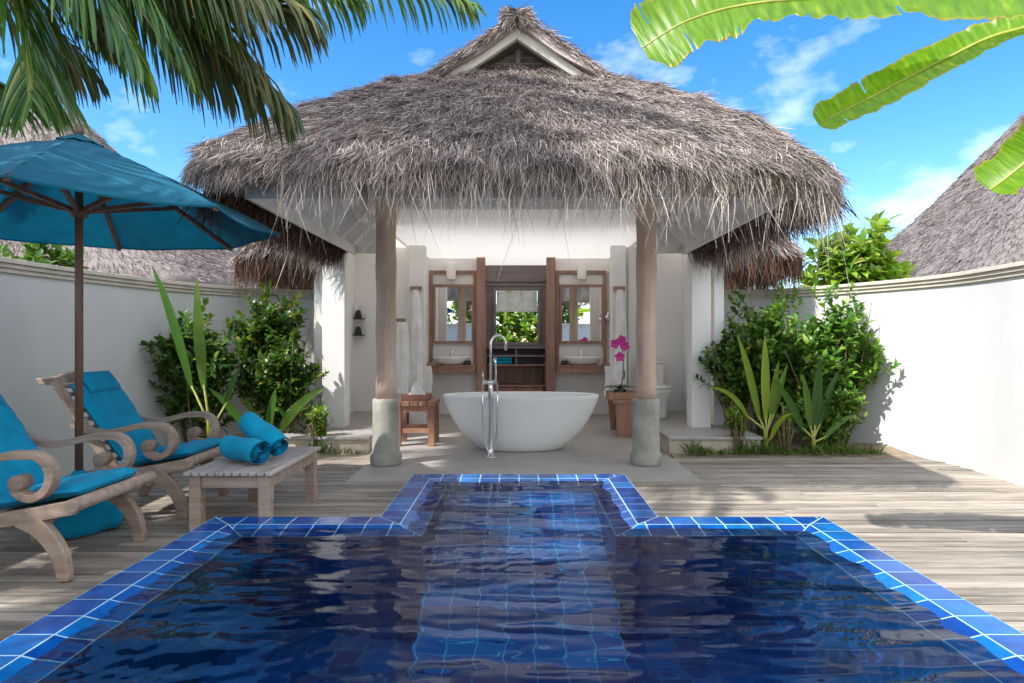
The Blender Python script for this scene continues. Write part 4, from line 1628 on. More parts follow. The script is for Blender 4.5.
# ------------------------------------------------------------------ toilet, shower
tl = thing('toilet', 'white ceramic toilet in the alcove behind the right column', 'toilet', (1.88, 8.4, .206))
m = MB()
m.lathe([(.12, .16, 0), (.125, .17, .02), (.115, .16, .12), (.14, .19, .25), (.18, .235, .35), (.185, .245, .385), (.17, .23, .39)], (1.88, 8.32, .206), 32)
m.box(1.78, 1.98, 8.44, 8.78, .207, .55)
m.build('bowl', M['ceramic'], tl)
m = MB()
m.lathe([(.18, .245, 0), (.192, .255, .008), (.192, .255, .026), (.18, .245, .034)], (1.88, 8.33, .60), 36)
m.build('seat_lid', M['ceramic'], tl)
m = MB()
m.box(1.70, 2.06, 8.72, 8.90, .60, .92)
m.build('cistern', M['ceramic'], tl, bevel=.02)
m = MB()
m.box(1.69, 2.07, 8.71, 8.91, .922, .945)
m.build('cistern_lid', M['ceramic'], tl, bevel=.008)
m = MB()
m.tube([(2.12, 8.85, .32), (2.12, 8.99, .32)], .02, 10)
m.tube([(2.12, 8.86, .32), (2.05, 8.86, .30), (2.0, 8.84, .40)], .008, 8)
tag(m.build('water_valve', M['chrome']), 'small metal water valve low on the wall beside the toilet', 'valve')

sh = thing('shower_head', 'chrome rain shower head on an arm left of the left column', 'shower head', (-2.0, 8.9, 2.32))
m = MB()
m.tube([(-2.0, 9.0, 2.34), (-2.0, 8.72, 2.36), (-2.0, 8.66, 2.33)], .011, 10)
m.build('arm', M['chrome'], sh)
m = MB()
m.lathe([(.02, .03), (.10, .012), (.105, .004), (.10, 0)], (-2.0, 8.66, 2.295), 28)
m.build('rose', M['chrome'], sh)
for z, wrd in ((1.565, 'upper'), (1.325, 'lower')):
    m = MB()
    m.box(-2.42, -2.25, 8.86, 9.0, z - .012, z)
    tag(m.build('corner_shelf', M['black'], bevel=.003), '%s dark shower shelf on the alcove wall' % wrd, 'shelf', 'shower shelves')
    bt = thing('soap_bottle', 'dark bell shaped soap bottle on the %s shower shelf' % wrd, 'bottle', (-2.33, 8.93, z), 'soap bottles')
    m = MB()
    m.lathe([(.05, 0), (.052, .01), (.038, .09), (.028, .115), (.012, .12)], (-2.33, 8.92, z + .001), 20)
    m.build('body', M['black'], bt)
    m = MB()
    m.tube([(-2.33, 8.92, z + .12), (-2.33, 8.92, z + .165)], .008, 8)
    m.tube([(-2.33, 8.92, z + .165), (-2.29, 8.90, z + .165)], .007, 8)
    m.build('pump', M['chrome'], bt)

# ------------------------------------------------------------------ garden walls
wall_pts = {
    'right': [(2.30, 8.22), (2.8, 8.22), (3.25, 8.12), (3.7, 7.68), (4.05, 7.1), (4.28, 6.5), (4.36, 6.0), (4.30, 5.2), (4.22, 4.0), (4.2, 2.0), (4.2, 0), (4.2, -3.4)],
    'left': [(-2.36, 8.22), (-2.9, 8.2), (-3.35, 8.0), (-3.72, 7.5), (-3.98, 6.8), (-4.12, 6.1), (-4.2, 5.2), (-4.22, 4.0), (-4.2, 2.0), (-4.2, 0), (-4.2, -3.4)],
}


def smooth_path(pts, k=6):
    out = []
    n = len(pts)
    for i in range(n - 1):
        p0, p1, p2, p3 = (Vector(pts[max(i - 1, 0)]), Vector(pts[i]), Vector(pts[i + 1]), Vector(pts[min(i + 2, n - 1)]))
        for j in range(k):
            t = j / k
            out.append(0.5 * ((2 * p1) + (p2 - p0) * t + (2 * p0 - 5 * p1 + 4 * p2 - p3) * t * t + (3 * p1 - p0 - 3 * p2 + p3) * t ** 3))
    out.append(Vector(pts[-1]))
    return out


def wall_strip(mb, path, inner_off, outer_off, z0, z1, sgn):
    vs, fs = [], []
    n = len(path)
    for i, p in enumerate(path):
        t = (path[min(i + 1, n - 1)] - path[max(i - 1, 0)]).normalized()
        nn = Vector((t.y, -t.x)) * sgn       # towards the garden
        a, b_ = p + nn * inner_off, p - nn * outer_off
        vs += [(a.x, a.y, z0), (a.x, a.y, z1), (b_.x, b_.y, z1), (b_.x, b_.y, z0)]
    for i in range(n - 1):
        for k in range(4):
            k2 = (k + 1) % 4
            fs.append((i * 4 + k, i * 4 + k2, i * 4 + 4 + k2, i * 4 + 4 + k))
    fs += [(3, 2, 1, 0), (4 * n - 4, 4 * n - 3, 4 * n - 2, 4 * n - 1)]
    mb.add(vs, fs)


for side, sgn, lab in (('right', 1, 'bright white curved garden wall behind the sunlit shrubs'), ('left', -1, 'shaded white curved garden wall behind the loungers')):
    path = smooth_path(wall_pts[side])
    gw = thing('garden_wall', lab, 'wall', (path[20].x, path[20].y, 0))
    m = MB()
    wall_strip(m, path, 0, .16, -.04, 1.80, sgn)
    m.build('wall_body', M['plaster'], gw)
    m = MB()
    wall_strip(m, path, .022, .182, 1.802, 1.838, sgn)
    wall_strip(m, path, .040, .20, 1.840, 1.876, sgn)
    wall_strip(m, path, .060, .22, 1.878, 1.915, sgn)
    m.build('wall_cap', M['cream'], gw, bevel=.004)
gw = thing('rear_wall', 'white rear garden wall reflected in the vanity mirrors', 'wall', (0, -3.5, 0))
m = MB()
m.box(-4.3, 4.3, -3.64, -3.48, -.04, 1.80)
m.build('wall_body', M['plaster'], gw)
m = MB()
m.box(-4.34, 4.34, -3.70, -3.42, 1.802, 1.90)
m.build('wall_cap', M['cream'], gw, bevel=.006)

# ------------------------------------------------------------------ neighbouring thatched villas
for sx, lab in ((1, 'neighbouring villa roof of trimmed grey thatch rising over the right wall'), (-1, 'neighbouring villa roof of trimmed grey thatch half hidden behind the blue umbrella')):
    NX = 14.5 if sx > 0 else -12.0
    HT = 5.5 if sx > 0 else 4.4
    nv = thing('neighbour_villa', lab, 'villa', (NX, 14.2, 0))
    rows3 = [(5.6, 11.6, .3, 2.3), (5.95, 11.25, .5, 2.2), (6.05, 11.15, .5, 2.32)]
    for k in range(0, 11):
        s_ = k / 10
        rows3.append((6.0 - 5.0 * s_, 11.2 + 2.9 * s_, .5 * (1 - s_) + .03, 2.45 + HT * s_ - .25 * math.sin(math.pi * s_)))

    def full_ring(W, Yf, r, yb):
        p = ring_pts(W, Yf, r, 12, 14, yb)
        p += [(W - 2 * W * i / 10, yb) for i in range(1, 11)]
        return p
    Gn = []
    for i, (W, Yf, r, z) in enumerate(rows3):
        s_ = max(0, (i - 3) / 10)
        yb = 17.2 - 2.0 * s_
        Gn.append([(NX + px, py, z + .03 * math.sin(px * 3 + py * 4 + i)) for px, py in full_ring(W, Yf, r, yb)])
    Gn = np.array(Gn)
    Vb, Fb = grid_mesh(Gn)
    rf = mesh_np('roof', Vb, Fb, M['thatch_far'], nv, smooth=True)
    parts = []
    for i in range(3, len(rows3) - 1):
        for j in range(Gn.shape[1] - 1):
            a, b_, c, e = Gn[i, j], Gn[i, j + 1], Gn[i + 1, j + 1], Gn[i + 1, j]
            nv_ = np.cross(b_ - a, e - a)
            ar = np.linalg.norm(nv_)
            if ar < 1e-6:
                continue
            nvv = nv_ / ar * (1 if nv_[2] > 0 else -1)
            cnt = rng.poisson(ar * 480)
            u, v = rng.random((cnt, 1)), rng.random((cnt, 1))
            p = a * (1 - u) * (1 - v) + b_ * u * (1 - v) + c * u * v + e * (1 - u) * v
            dn = nrm((a + b_) - (c + e))
            D0 = dn + rng.normal(0, .25, (cnt, 3)) + nvv * .12
            parts.append(strand_arrays(p, D0, dn + rng.normal(0, .35, (cnt, 3)), rng.uniform(.10, .24, cnt), rng.uniform(.010, .018, cnt)))
    sv = join_np(parts)
    mesh_np('thatch', sv[0], sv[1], M['thatch_far'], rf)
    m = MB()
    m.box(NX - 5.0, NX + 5.0, 12.4, 16.4, -.04, 2.4)
    m.build('wall', M['plaster'], nv)


# ------------------------------------------------------------------ plants
def shrub(name, label, cat, base, size, ntips, mat, leafl=.085, leafw=.045, per=9, seed=1, group=None, lean=(0, 0), stems=9, low=.12, shape=1.0):
    r = np.random.default_rng(seed)
    t = thing(name, label, cat, base, group)
    bx, by, bz = base
    sm = MB()
    P_, D_, N_, L_, W_ = [], [], [], [], []
    stem_tops = []
    for i in range(stems):
        a = r.uniform(0, 2 * math.pi)
        k = r.uniform(.25, .95)
        tip = Vector((bx + lean[0] + math.cos(a) * size[0] * k, by + lean[1] + math.sin(a) * size[1] * k, bz + size[2] * r.uniform(.55, .98) * (1 - .35 * k * k)))
        b0 = Vector((bx + math.cos(a) * size[0] * .18, by + math.sin(a) * size[1] * .18, bz - .02))
        mid = b0.lerp(tip, .5) + Vector((math.cos(a) * .03, math.sin(a) * .03, .10))
        sm.tube([b0, b0.lerp(mid, .5), mid, mid.lerp(tip, .55), tip], [.012, .011, .009, .006, .003], 5)
        stem_tops.append((b0, mid, tip))
    for i in range(ntips):
        # a leafy shoot inside an uneven envelope
        while True:
            q = r.uniform(-1, 1, 3)
            d2 = (q[0] ** 2 + q[1] ** 2 + q[2] ** 2)
            if .10 < d2 < 1:
                break
        lump = .75 + .25 * math.sin(q[0] * 6 + seed) * math.sin(q[2] * 7 + seed * 2) + .15 * math.sin(q[1] * 9)
        rad = (d2 ** -.5) * (r.uniform(.35, 1.0) ** .6) * lump
        q = q * rad
        c = Vector((bx + lean[0] * (.5 + .5 * q[2]) + q[0] * size[0], by + lean[1] + q[1] * size[1], bz + size[2] * (low + (1 - low) * (.5 + .5 * q[2] * shape))))
        b0, mid, tip = stem_tops[r.integers(len(stem_tops))]
        out = Vector((q[0], q[1], .55 + .4 * r.random())).normalized()
        src = c - out * r.uniform(.12, .25)
        sm.tube([src, c], [.004, .002], 4, caps=False)
        sh_n = int(per * r.uniform(.6, 1.3))
        for k in range(sh_n):
            f_ = k / max(1, sh_n)
            ang = k * 2.4 + r.uniform(-.4, .4)
            ax = out.orthogonal().normalized()
            bx_ = out.cross(ax)
            dirv = (ax * math.cos(ang) + bx_ * math.sin(ang)) * (1.0 - .5 * f_) + out * (.25 + .8 * f_)
            pos = src.lerp(c, .15 + .85 * f_)
            P_.append(pos)
            D_.append(dirv)
            N_.append(out + Vector((0, 0, .6)) + Vector(r.normal(0, .25, 3)))
            L_.append(leafl * r.uniform(.45, 1.3))
            W_.append(leafw * r.uniform(.7, 1.2))
    V_, F_ = leaf_arrays(np.array(P_), np.array(D_), np.array(N_), np.array(L_), np.array(W_), .22, .22)
    V_[:, 2] = np.maximum(V_[:, 2], bz + .005)
    mesh_np('foliage', V_, F_, mat, t)
    sm.build('stem', M['stem'], t)
    return t


def blade_arrays(base, d0, length, width, bend, up=(0, 0, 1), nseg=9, pleat=.3, side=None):
    """one long arching blade with a fold along the middle"""
    base, d = Vector(base), Vector(d0).normalized()
    s = Vector(side).normalized() if side else d.cross(Vector(up)).normalized()
    pts, V_ = [], []
    p = base.copy()
    for i in range(nseg + 1):
        t = i / nseg
        w_ = width * (math.sin(math.pi * min(1, (t * .92 + .06))) ** .75) * (1 - .25 * t)
        nn = s.cross(d).normalized()
        V_ += [p - s * w_ / 2 + nn * w_ * pleat * .5, p - s * w_ / 4 + nn * w_ * pleat * .18, p, p + s * w_ / 4 + nn * w_ * pleat * .18, p + s * w_ / 2 + nn * w_ * pleat * .5]
        p = p + d * (length / nseg)
        d = (d + Vector(bend) * (.3 + t) / nseg).normalized()
        s = (s - d * s.dot(d)).normalized()
    F_ = [(i * 5 + k, i * 5 + k + 1, i * 5 + k + 6, i * 5 + k + 5) for i in range(nseg) for k in range(4)]
    return np.array([tuple(v) for v in V_]), np.array(F_)


def seedling(name, label, base, blades, mat, stemr=.016, group=None):
    t = thing(name, label, 'palm seedling', base, group)
    st = MB()
    parts = []
    for (tipx, tipz, dy, ln, wd, bend, stalk) in blades:
        d = Vector((tipx, dy, tipz)).normalized()
        b0 = Vector(base)
        p1 = b0 + Vector((0, 0, stalk * .45)) + d * stalk * .1
        p2 = b0 + d * stalk + Vector((0, 0, .0))
        p2.z = max(p2.z, base[2] + stalk * .6)
        st.tube([b0 + Vector((0, 0, -.01)), p1, p2], [stemr, stemr * .8, stemr * .55], 7)
        parts.append(blade_arrays(p2 - d * .04, d, ln, wd, bend, side=Vector((1, -.35, 0)) - d * d.x))
    V_, F_ = join_np(parts)
    o = mesh_np('leaf_blades', V_, F_, mat, t, smooth=True)
    st.build('stalk', M['stemlime'], t)
    return t


# right bed
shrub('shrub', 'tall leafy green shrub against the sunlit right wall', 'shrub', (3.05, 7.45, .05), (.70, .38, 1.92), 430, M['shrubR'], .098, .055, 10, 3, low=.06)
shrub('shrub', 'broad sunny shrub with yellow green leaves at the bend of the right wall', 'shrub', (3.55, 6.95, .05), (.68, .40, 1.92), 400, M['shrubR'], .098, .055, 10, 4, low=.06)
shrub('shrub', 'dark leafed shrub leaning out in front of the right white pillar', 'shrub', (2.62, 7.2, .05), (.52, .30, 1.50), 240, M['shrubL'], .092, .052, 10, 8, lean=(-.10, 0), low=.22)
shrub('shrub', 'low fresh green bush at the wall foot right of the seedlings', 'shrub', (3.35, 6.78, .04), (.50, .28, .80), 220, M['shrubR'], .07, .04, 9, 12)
shrub('sapling', 'thin sapling with pale lime leaves beside the right platform step', 'sapling', (2.36, 6.66, .04), (.17, .13, .55), 26, M['lime'], .085, .045, 7, 21, low=.25)
shrub('sapling', 'slender pale green sapling between the two right seedlings', 'sapling', (2.86, 6.62, .04), (.13, .11, .62), 26, M['lime'], .07, .036, 7, 22, low=.2)
seedling('coconut_seedling', 'tall yellow green coconut seedling on the right bed', (2.66, 6.62, .04),
         [(-.22, 1, -.05, .95, .085, (-.20, 0, -.1), .40), (-.05, 1, -.1, .90, .10, (.0, 0, 0), .40), (.10, 1, -.05, .62, .075, (.10, 0, -.1), .42), (.22, 1, .05, .60, .08, (.24, 0, -.25), .42), (-.55, 1, -.1, .62, .06, (-1.1, 0, -1.5), .46), (.14, .8, -.3, .42, .06, (.4, -.2, -1.6), .2)], M['seedling'])
seedling('coconut_seedling', 'green coconut seedling left of the broad sunny shrub', (3.16, 6.60, .04),
         [(-.46, 1, -.05, .66, .085, (-.35, 0, -.25), .30), (-.15, 1, -.08, .60, .08, (-.1, 0, 0), .30), (.06, 1, 0, .75, .11, (.10, 0, 0), .30), (.28, 1, .1, .66, .09, (.40, 0, -.25), .32), (.7, .9, 0, .45, .07, (.6, 0, -.9), .22)], M['seedlingdark'])

# left bed
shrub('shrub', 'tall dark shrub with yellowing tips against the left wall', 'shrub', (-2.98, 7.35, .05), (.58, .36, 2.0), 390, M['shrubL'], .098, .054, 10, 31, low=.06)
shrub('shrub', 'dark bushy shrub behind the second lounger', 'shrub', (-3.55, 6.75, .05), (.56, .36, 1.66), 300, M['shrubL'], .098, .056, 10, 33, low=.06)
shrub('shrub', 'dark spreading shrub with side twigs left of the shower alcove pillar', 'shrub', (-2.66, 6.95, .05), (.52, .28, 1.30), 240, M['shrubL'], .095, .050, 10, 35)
shrub('sapling', 'thin sapling with lime leaves at the foot of the left white pillar', 'sapling', (-2.16, 6.68, .04), (.16, .13, .62), 34, M['lime'], .075, .04, 7, 36, low=.2)
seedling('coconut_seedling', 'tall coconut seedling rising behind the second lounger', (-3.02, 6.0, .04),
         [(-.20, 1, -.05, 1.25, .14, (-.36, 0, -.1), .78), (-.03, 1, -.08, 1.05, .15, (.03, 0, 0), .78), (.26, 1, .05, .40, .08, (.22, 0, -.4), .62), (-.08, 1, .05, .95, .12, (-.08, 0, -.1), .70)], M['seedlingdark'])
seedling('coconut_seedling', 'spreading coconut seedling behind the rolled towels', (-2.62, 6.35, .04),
         [(-.60, 1, -.05, .62, .13, (-.65, 0, -.4), .34), (.62, 1, -.05, .66, .13, (.9, 0, -.5), .34), (.1, 1, .1, .45, .12, (.1, 0, 0), .3), (-.15, 1, -.2, .40, .10, (-.3, -.2, -.4), .3)], M['seedlingdark'])

# ground cover along the deck edge
for sx, x0, x1, lab in ((1, 1.8, 3.9, 'short grass and seedlings along the right deck edge'), (-1, -3.4, -1.7, 'sparse short grass along the left deck edge')):
    n_ = 1000 if sx > 0 else 300
    P0 = np.stack([rng.uniform(x0, x1, n_), 6.55 + .30 * rng.random(n_) ** 1.5, np.full(n_, .03)], axis=1)
    ci = np.sin(P0[:, 0] * 8) * .5 + .5
    D0 = np.stack([rng.normal(0, .5, n_), rng.normal(-.1, .4, n_), np.ones(n_)], axis=1)
    D1 = D0 + np.stack([rng.normal(0, .8, n_), rng.normal(0, .6, n_), rng.normal(-.3, .3, n_)], axis=1)
    a_ = strand_arrays(P0, D0, D1, rng.uniform(.05, .15, n_) * (.5 + ci), rng.uniform(.008, .018, n_))
    tag(mesh_np('grass', a_[0], a_[1], M['groundcover']), lab, 'grass', kind='stuff')

# greenery beyond the walls
shrub('sea_lettuce_bush', 'sunlit lime green bush standing beyond the right wall', 'bush', (5.35, 9.8, .0), (.95, .7, 3.25), 330, M['lime'], .24, .11, 9, 41, low=.35)
shrub('sea_lettuce_bush', 'low lime bush peeping over the right wall under the thatch', 'bush', (3.55, 9.6, .0), (.65, .4, 2.22), 110, M['lime'], .15, .07, 9, 42, low=.4)
shrub('sea_lettuce_bush', 'dark green bush above the left wall under the umbrella', 'bush', (-5.6, 7.2, .0), (.80, .5, 2.62), 220, M['hedge'], .13, .07, 9, 43, low=.4)
shrub('sea_lettuce_bush', 'bright lime bush tip above the left wall beside the thatch', 'bush', (-4.15, 9.6, .0), (.42, .3, 2.12), 80, M['lime'], .14, .07, 9, 44, low=.4)
shrub('window_bush', 'sunlit yellow green bush outside the bathroom window', 'bush', (-.1, 14.6, .0), (1.7, .8, 2.6), 420, M['lime'], .2, .10, 9, 45, low=.05)
shrub('rear_bush', 'green bush behind the rear wall, seen in the right vanity mirror', 'bush', (1.6, -4.6, .0), (1.5, .7, 3.6), 260, M['hedge'], .2, .1, 9, 46, low=.3)
shrub('rear_bush', 'green bush behind the rear wall, seen in the left vanity mirror', 'bush', (-2.0, -4.6, .0), (1.3, .7, 3.6), 240, M['lime'], .2, .1, 9, 47, low=.3)


# ------------------------------------------------------------------ palm with drooping fronds
def bez(pts, n):
    return smooth_path(pts, max(2, n // (len(pts) - 1)))


def frond(parent, pts, nleaf, lmax, mat, droop=1.0, wid=.030, seed=0, start=.08, rr=.016, vshape=.35):
    r = np.random.default_rng(seed)
    path = [Vector(p) for p in bez(pts, 40)]
    n = len(path)
    m = MB()
    m.tube(path, [rr * (1 - .8 * i / n) + .002 for i in range(n)], 7)
    ra = m.build('frond', M['rachis'], parent)
    Vs = []
    for sgn in (-1, 1):
        for k in range(nleaf):
            t = start + (1 - start) * (k + r.random() * .8) / nleaf
            f_ = t * (n - 1)
            i = min(int(f_), n - 2)
            p = path[i].lerp(path[i + 1], f_ - i)
            tg = (path[i + 1] - path[i]).normalized()
            sd = tg.cross(Vector((0, 0, 1)))
            sd = sd.normalized() if sd.length > .15 else Vector((1, 0, 0))
            upn = sd.cross(tg)
            ln = lmax * (math.sin(math.pi * min(.97, .22 + t * .74)) ** .7) * r.uniform(.85, 1.1)
            d = (sd * sgn * (1.0 - .35 * t) + tg * (.55 + .5 * t) + upn * vshape + Vector(r.normal(0, .08, 3))).normalized()
            wv = tg
            q = p.copy()
            rows_ = []
            ns = 5
            for j in range(ns + 1):
                u = j / ns
                ww = wid * (1 - u) ** .6 * (.55 + .45 * min(1, u * 5)) * .5 + .0008
                side = (wv - d * wv.dot(d)).normalized()
                fold = side.cross(d) * ww * .5
                rows_ += [q - side * ww + fold, q, q + side * ww + fold]
                q = q + d * (ln / ns)
                d = (d + Vector((0, 0, -1)) * droop * (.25 + u * .55) * r.uniform(.8, 1.2)).normalized()
            Vs.append([tuple(v) for v in rows_])
    V_ = np.array(Vs)
    nL, nv_, _ = V_.shape
    b_ = (np.arange(nL) * nv_)[:, None]
    fs = []
    for j in range(5):
        for c in range(2):
            fs.append(b_ + np.array([[j * 3 + c, j * 3 + c + 1, j * 3 + c + 4, j * 3 + c + 3]]))
    mesh_np('leaflets', V_.reshape(-1, 3), np.concatenate(fs), mat, ra)
    return ra


palm = thing('coconut_palm', 'coconut palm whose drooping fronds hang over the top left of the garden', 'palm tree', (-3.5, .7, 0))
crown = Vector((-2.75, .95, 3.9))
NEAR = .74
m = MB()
tp_ = [(-3.5, .7, -.02), (-3.45, .72, 1.0), (-3.25, .78, 2.1), (-2.95, .88, 3.1), tuple(crown)]
tp_ = [tuple(v) for v in smooth_path(tp_, 8)]
m.tube(tp_, [.16 - .05 * i / len(tp_) + .006 * (i % 2) for i in range(len(tp_))], 14)
m.build('trunk', M['trunk'], palm)


def fr(px, mat='palm', nleaf=70, lmax=.62, **kw):
    pts = [tuple(crown)] + [tuple(at(x, y, Y * NEAR)) for x, y, Y in px]
    return frond(palm, pts, nleaf, lmax * .80, M[mat], **kw)


fr([(-160, -260, 1.75), (-30, -120, 1.8), (18, 0, 1.82), (32, 92, 1.86)], 'palm', 90, .46, seed=1, droop=.55, wid=.017, vshape=.1)
fr([(-100, -300, 1.8), (30, -140, 1.85), (80, -40, 1.88), (130, 45, 1.92)], 'palm', 80, .52, seed=2, droop=.9, wid=.0145, vshape=.1)
fr([(-60, -330, 2.1), (60, -130, 2.2), (125, -20, 2.25), (175, 60, 2.3)], 'palm', 80, .50, seed=12, droop=.9, wid=.016)
fr([(-60, -330, 2.2), (90, -110, 2.5), (190, 20, 2.75), (278, 106, 2.95)], 'palmdry', 130, .70, seed=3, droop=1.3, wid=.017)
fr([(-60, -330, 2.4), (70, -90, 2.7), (160, 15, 2.85), (240, 80, 3.05)], 'palmdry', 100, .68, seed=13, droop=1.5, wid=.017)
fr([(0, -330, 2.3), (160, -150, 2.6), (330, -50, 2.9), (470, 6, 3.2)], 'palm', 120, .52, seed=4, droop=1.4, wid=.0145)
fr([(-40, -330, 2.1), (70, -130, 2.3), (170, -40, 2.5), (300, 15, 2.7)], 'palmdry', 130, .72, seed=5, droop=1.4, wid=.017)
fr([(-40, -330, 2.3), (90, -170, 2.6), (210, -60, 2.9), (350, -2, 3.2)], 'palm', 120, .70, seed=6, droop=1.5, wid=.016)
fr([(-40, -330, 2.0), (60, -150, 2.2), (130, -60, 2.4), (220, -10, 2.6)], 'palm', 100, .66, seed=16, droop=1.4, wid=.017)
fr([(-140, -260, 2.2), (-60, -90, 2.5), (20, 10, 2.7), (85, 75, 2.9)], 'palmdry', 90, .50, seed=7, droop=1.2, wid=.016)
fr([(-200, -200, 2.0), (-140, -30, 2.1), (-60, 60, 2.2), (20, 100, 2.3)], 'palm', 80, .42, seed=8, droop=.9, wid=.016)
fr([(-160, -260, 2.3), (-50, -110, 2.6), (50, -20, 2.8), (115, 45, 3.0)], 'palmdry', 90, .50, seed=17, droop=1.4, wid=.017)
# fronds outside the picture that complete the crown
for i in range(3):
    a = 2.6 + i * .6
    dx, dy = math.cos(a), math.sin(a)
    pts = [tuple(crown), tuple(crown + Vector((dx * .8, dy * .8, .45))), tuple(crown + Vector((dx * 1.7, dy * 1.7, .35))), tuple(crown + Vector((dx * 2.5, dy * 2.5, -.35)))]
    frond(palm, pts, 60, .6, M['palm'], seed=20 + i, droop=1.0)


# a taller palm outside the picture whose fronds throw their shade on the thatch and the deck
palm2 = thing('coconut_palm', 'tall coconut palm just outside the left wall, its crown above the photo', 'palm tree', (-5.9, 1.4, 0))
crown2 = Vector((-4.1, 3.1, 6.8))
m = MB()
tp_ = [tuple(v) for v in smooth_path([(-5.9, 1.4, -.02), (-5.6, 1.6, 1.6), (-5.1, 2.1, 3.6), (-4.5, 2.7, 5.4), tuple(crown2)], 8)]
m.tube(tp_, [.17 - .06 * i / len(tp_) + .006 * (i % 2) for i in range(len(tp_))], 14)
m.build('trunk', M['trunk'], palm2)
for i in range(11):
    a = .3 + i * 2 * math.pi / 11
    dx, dy = math.cos(a), math.sin(a)
    k = 1 + .15 * math.sin(i * 2.7)
    pts = [tuple(crown2), tuple(crown2 + Vector((dx * .8, dy * .8, .5)) * k), tuple(crown2 + Vector((dx * 1.7, dy * 1.7, .45)) * k), tuple(crown2 + Vector((dx * 2.5, dy * 2.5, -.25)) * k)]
    frond(palm2, pts, 70, .65, M['palm'], seed=60 + i, droop=.9)


frond(palm2, [tuple(crown2), (-3.2, 2.85, 7.0), (-2.45, 2.65, 6.2), (-1.95, 2.5, 5.1)], 60, .62, M['palm'], seed=140, droop=.5, wid=.05)
frond(palm2, [tuple(crown2), (-3.4, 2.3, 7.0), (-2.75, 1.75, 6.2), (-2.4, 1.4, 5.2)], 60, .6, M['palm'], seed=141, droop=.5, wid=.05)
shade_palm3 = thing('coconut_palm', 'short unseen coconut palm added outside the left wall to shade the loungers', 'palm tree', (-5.6, .6, 0))  # unseen palm, added to put the left deck in shade
crown3 = Vector((-5.3, 1.3, 4.7))
m = MB()
tp_ = [tuple(v) for v in smooth_path([(-5.6, .6, -.02), (-5.58, .7, 1.5), (-5.45, 1.0, 3.2), tuple(crown3)], 8)]
m.tube(tp_, [.18 - .06 * i / len(tp_) + .006 * (i % 2) for i in range(len(tp_))], 14)
m.build('trunk', M['trunk'], shade_palm3)
for i in range(9):
    a = .2 + i * 2 * math.pi / 9
    dx, dy = math.cos(a), math.sin(a)
    k = 1 + .15 * math.sin(i * 2.7)
    pts = [tuple(crown3), tuple(crown3 + Vector((dx * .7, dy * .7, .5)) * k), tuple(crown3 + Vector((dx * 1.5, dy * 1.5, .5)) * k), tuple(crown3 + Vector((dx * 2.1, dy * 2.1, .0)) * k)]
    frond(shade_palm3, pts, 70, .65, M['palm'], seed=90 + i, droop=.7, wid=.036)


shade_palm4 = thing('coconut_palm', 'unseen coconut palm added behind the camera to shade the front of the pool', 'palm tree', (-5.9, -1.4, 0))  # unseen palm, added so that its shade darkens the water
crown4 = Vector((-4.4, -.6, 5.0))
m = MB()
tp_ = [tuple(v) for v in smooth_path([(-5.9, -1.4, -.02), (-5.8, -1.3, 1.5), (-5.4, -1.0, 3.3), tuple(crown4)], 8)]
m.tube(tp_, [.18 - .06 * i / len(tp_) + .006 * (i % 2) for i in range(len(tp_))], 14)
m.build('trunk', M['trunk'], shade_palm4)
for i in range(12):
    a = .35 + i * 2 * math.pi / 12
    dx, dy = math.cos(a), math.sin(a)
    k = 1 + .15 * math.sin(i * 2.7)
    pts = [tuple(crown4), tuple(crown4 + Vector((dx * .7, dy * .7, .5)) * k), tuple(crown4 + Vector((dx * 1.5, dy * 1.5, .5)) * k), tuple(crown4 + Vector((dx * 2.2, dy * 2.2, .0)) * k)]
    frond(shade_palm4, pts, 70, .65, M['palm'], seed=120 + i, droop=.7, wid=.036)


# ------------------------------------------------------------------ banana plant
def banana_leaf(parent, pts, width, up, seed=0, cup=.25, blunt=True, nu=260, nv=18, tears=()):
    r = np.random.default_rng(seed)
    path = [Vector(p) for p in bez(pts, nu)]
    n = len(path)
    rag = []
    for q in range(3):
        a_ = r.normal(0, 1, n)
        b_ = np.convolve(r.normal(0, 1, n + 8), np.ones(9) / 3, 'valid')
        rag.append(.06 * a_ * (q < 2) + .9 * b_)
    V_, UV = [], []
    for i, p in enumerate(path):
        t = i / (n - 1)
        tg = (path[min(i + 1, n - 1)] - path[max(i - 1, 0)]).normalized()
        sd = tg.cross(Vector(up)).normalized()
        nn = sd.cross(tg)
        w_ = width * (min(1, (t + .02) * 5) ** .5) * ((1 - max(0, (t - .93) / .07) ** 2 * .45) if blunt else max(0.02, 1 - t ** 6))
        for j in range(nv + 1):
            v = -1 + 2 * j / nv
            edge = abs(v) ** 3
            wob = .06 * rag[2][i] * edge * (1 if v > 0 else -1) + .06 * math.sin(t * 13 + seed * 2 + (1 if v > 0 else 4)) * edge
            ragged = 1 + (rag[0 if v > 0 else 1][i] * .035 + .03 * math.sin(t * 17 + (3 if v > 0 else 0))) * edge
            pl = .010 * math.sin(t * 230) * (.3 + abs(v))
            q = p + sd * (v * w_ * ragged) + nn * (cup * w_ * (abs(v) ** 1.4) + (wob * w_) + pl * w_)
            V_.append(tuple(q))
            UV.append((t, v))
    F_ = []
    for i in range(n - 1):
        for j in range(nv):
            t, v = i / (n - 1), -1 + 2 * (j + .5) / nv
            if any(abs(t - a) < wd * (abs(v) - v0) and v * sg > v0 for (a, wd, v0, sg) in tears):
                continue
            F_.append((i * (nv + 1) + j, (i + 1) * (nv + 1) + j, (i + 1) * (nv + 1) + j + 1, i * (nv + 1) + j + 1))
    lf = mesh_np('leaf', np.array(V_), np.array(F_), M['banana'], parent, smooth=True, uv=np.array(UV))
    m = MB()
    m.tube([p for p in path], [.016 * (1 - .75 * i / n) for i in range(n)], 8)
    m.build('midrib', M['stemlime'], lf)
    return lf


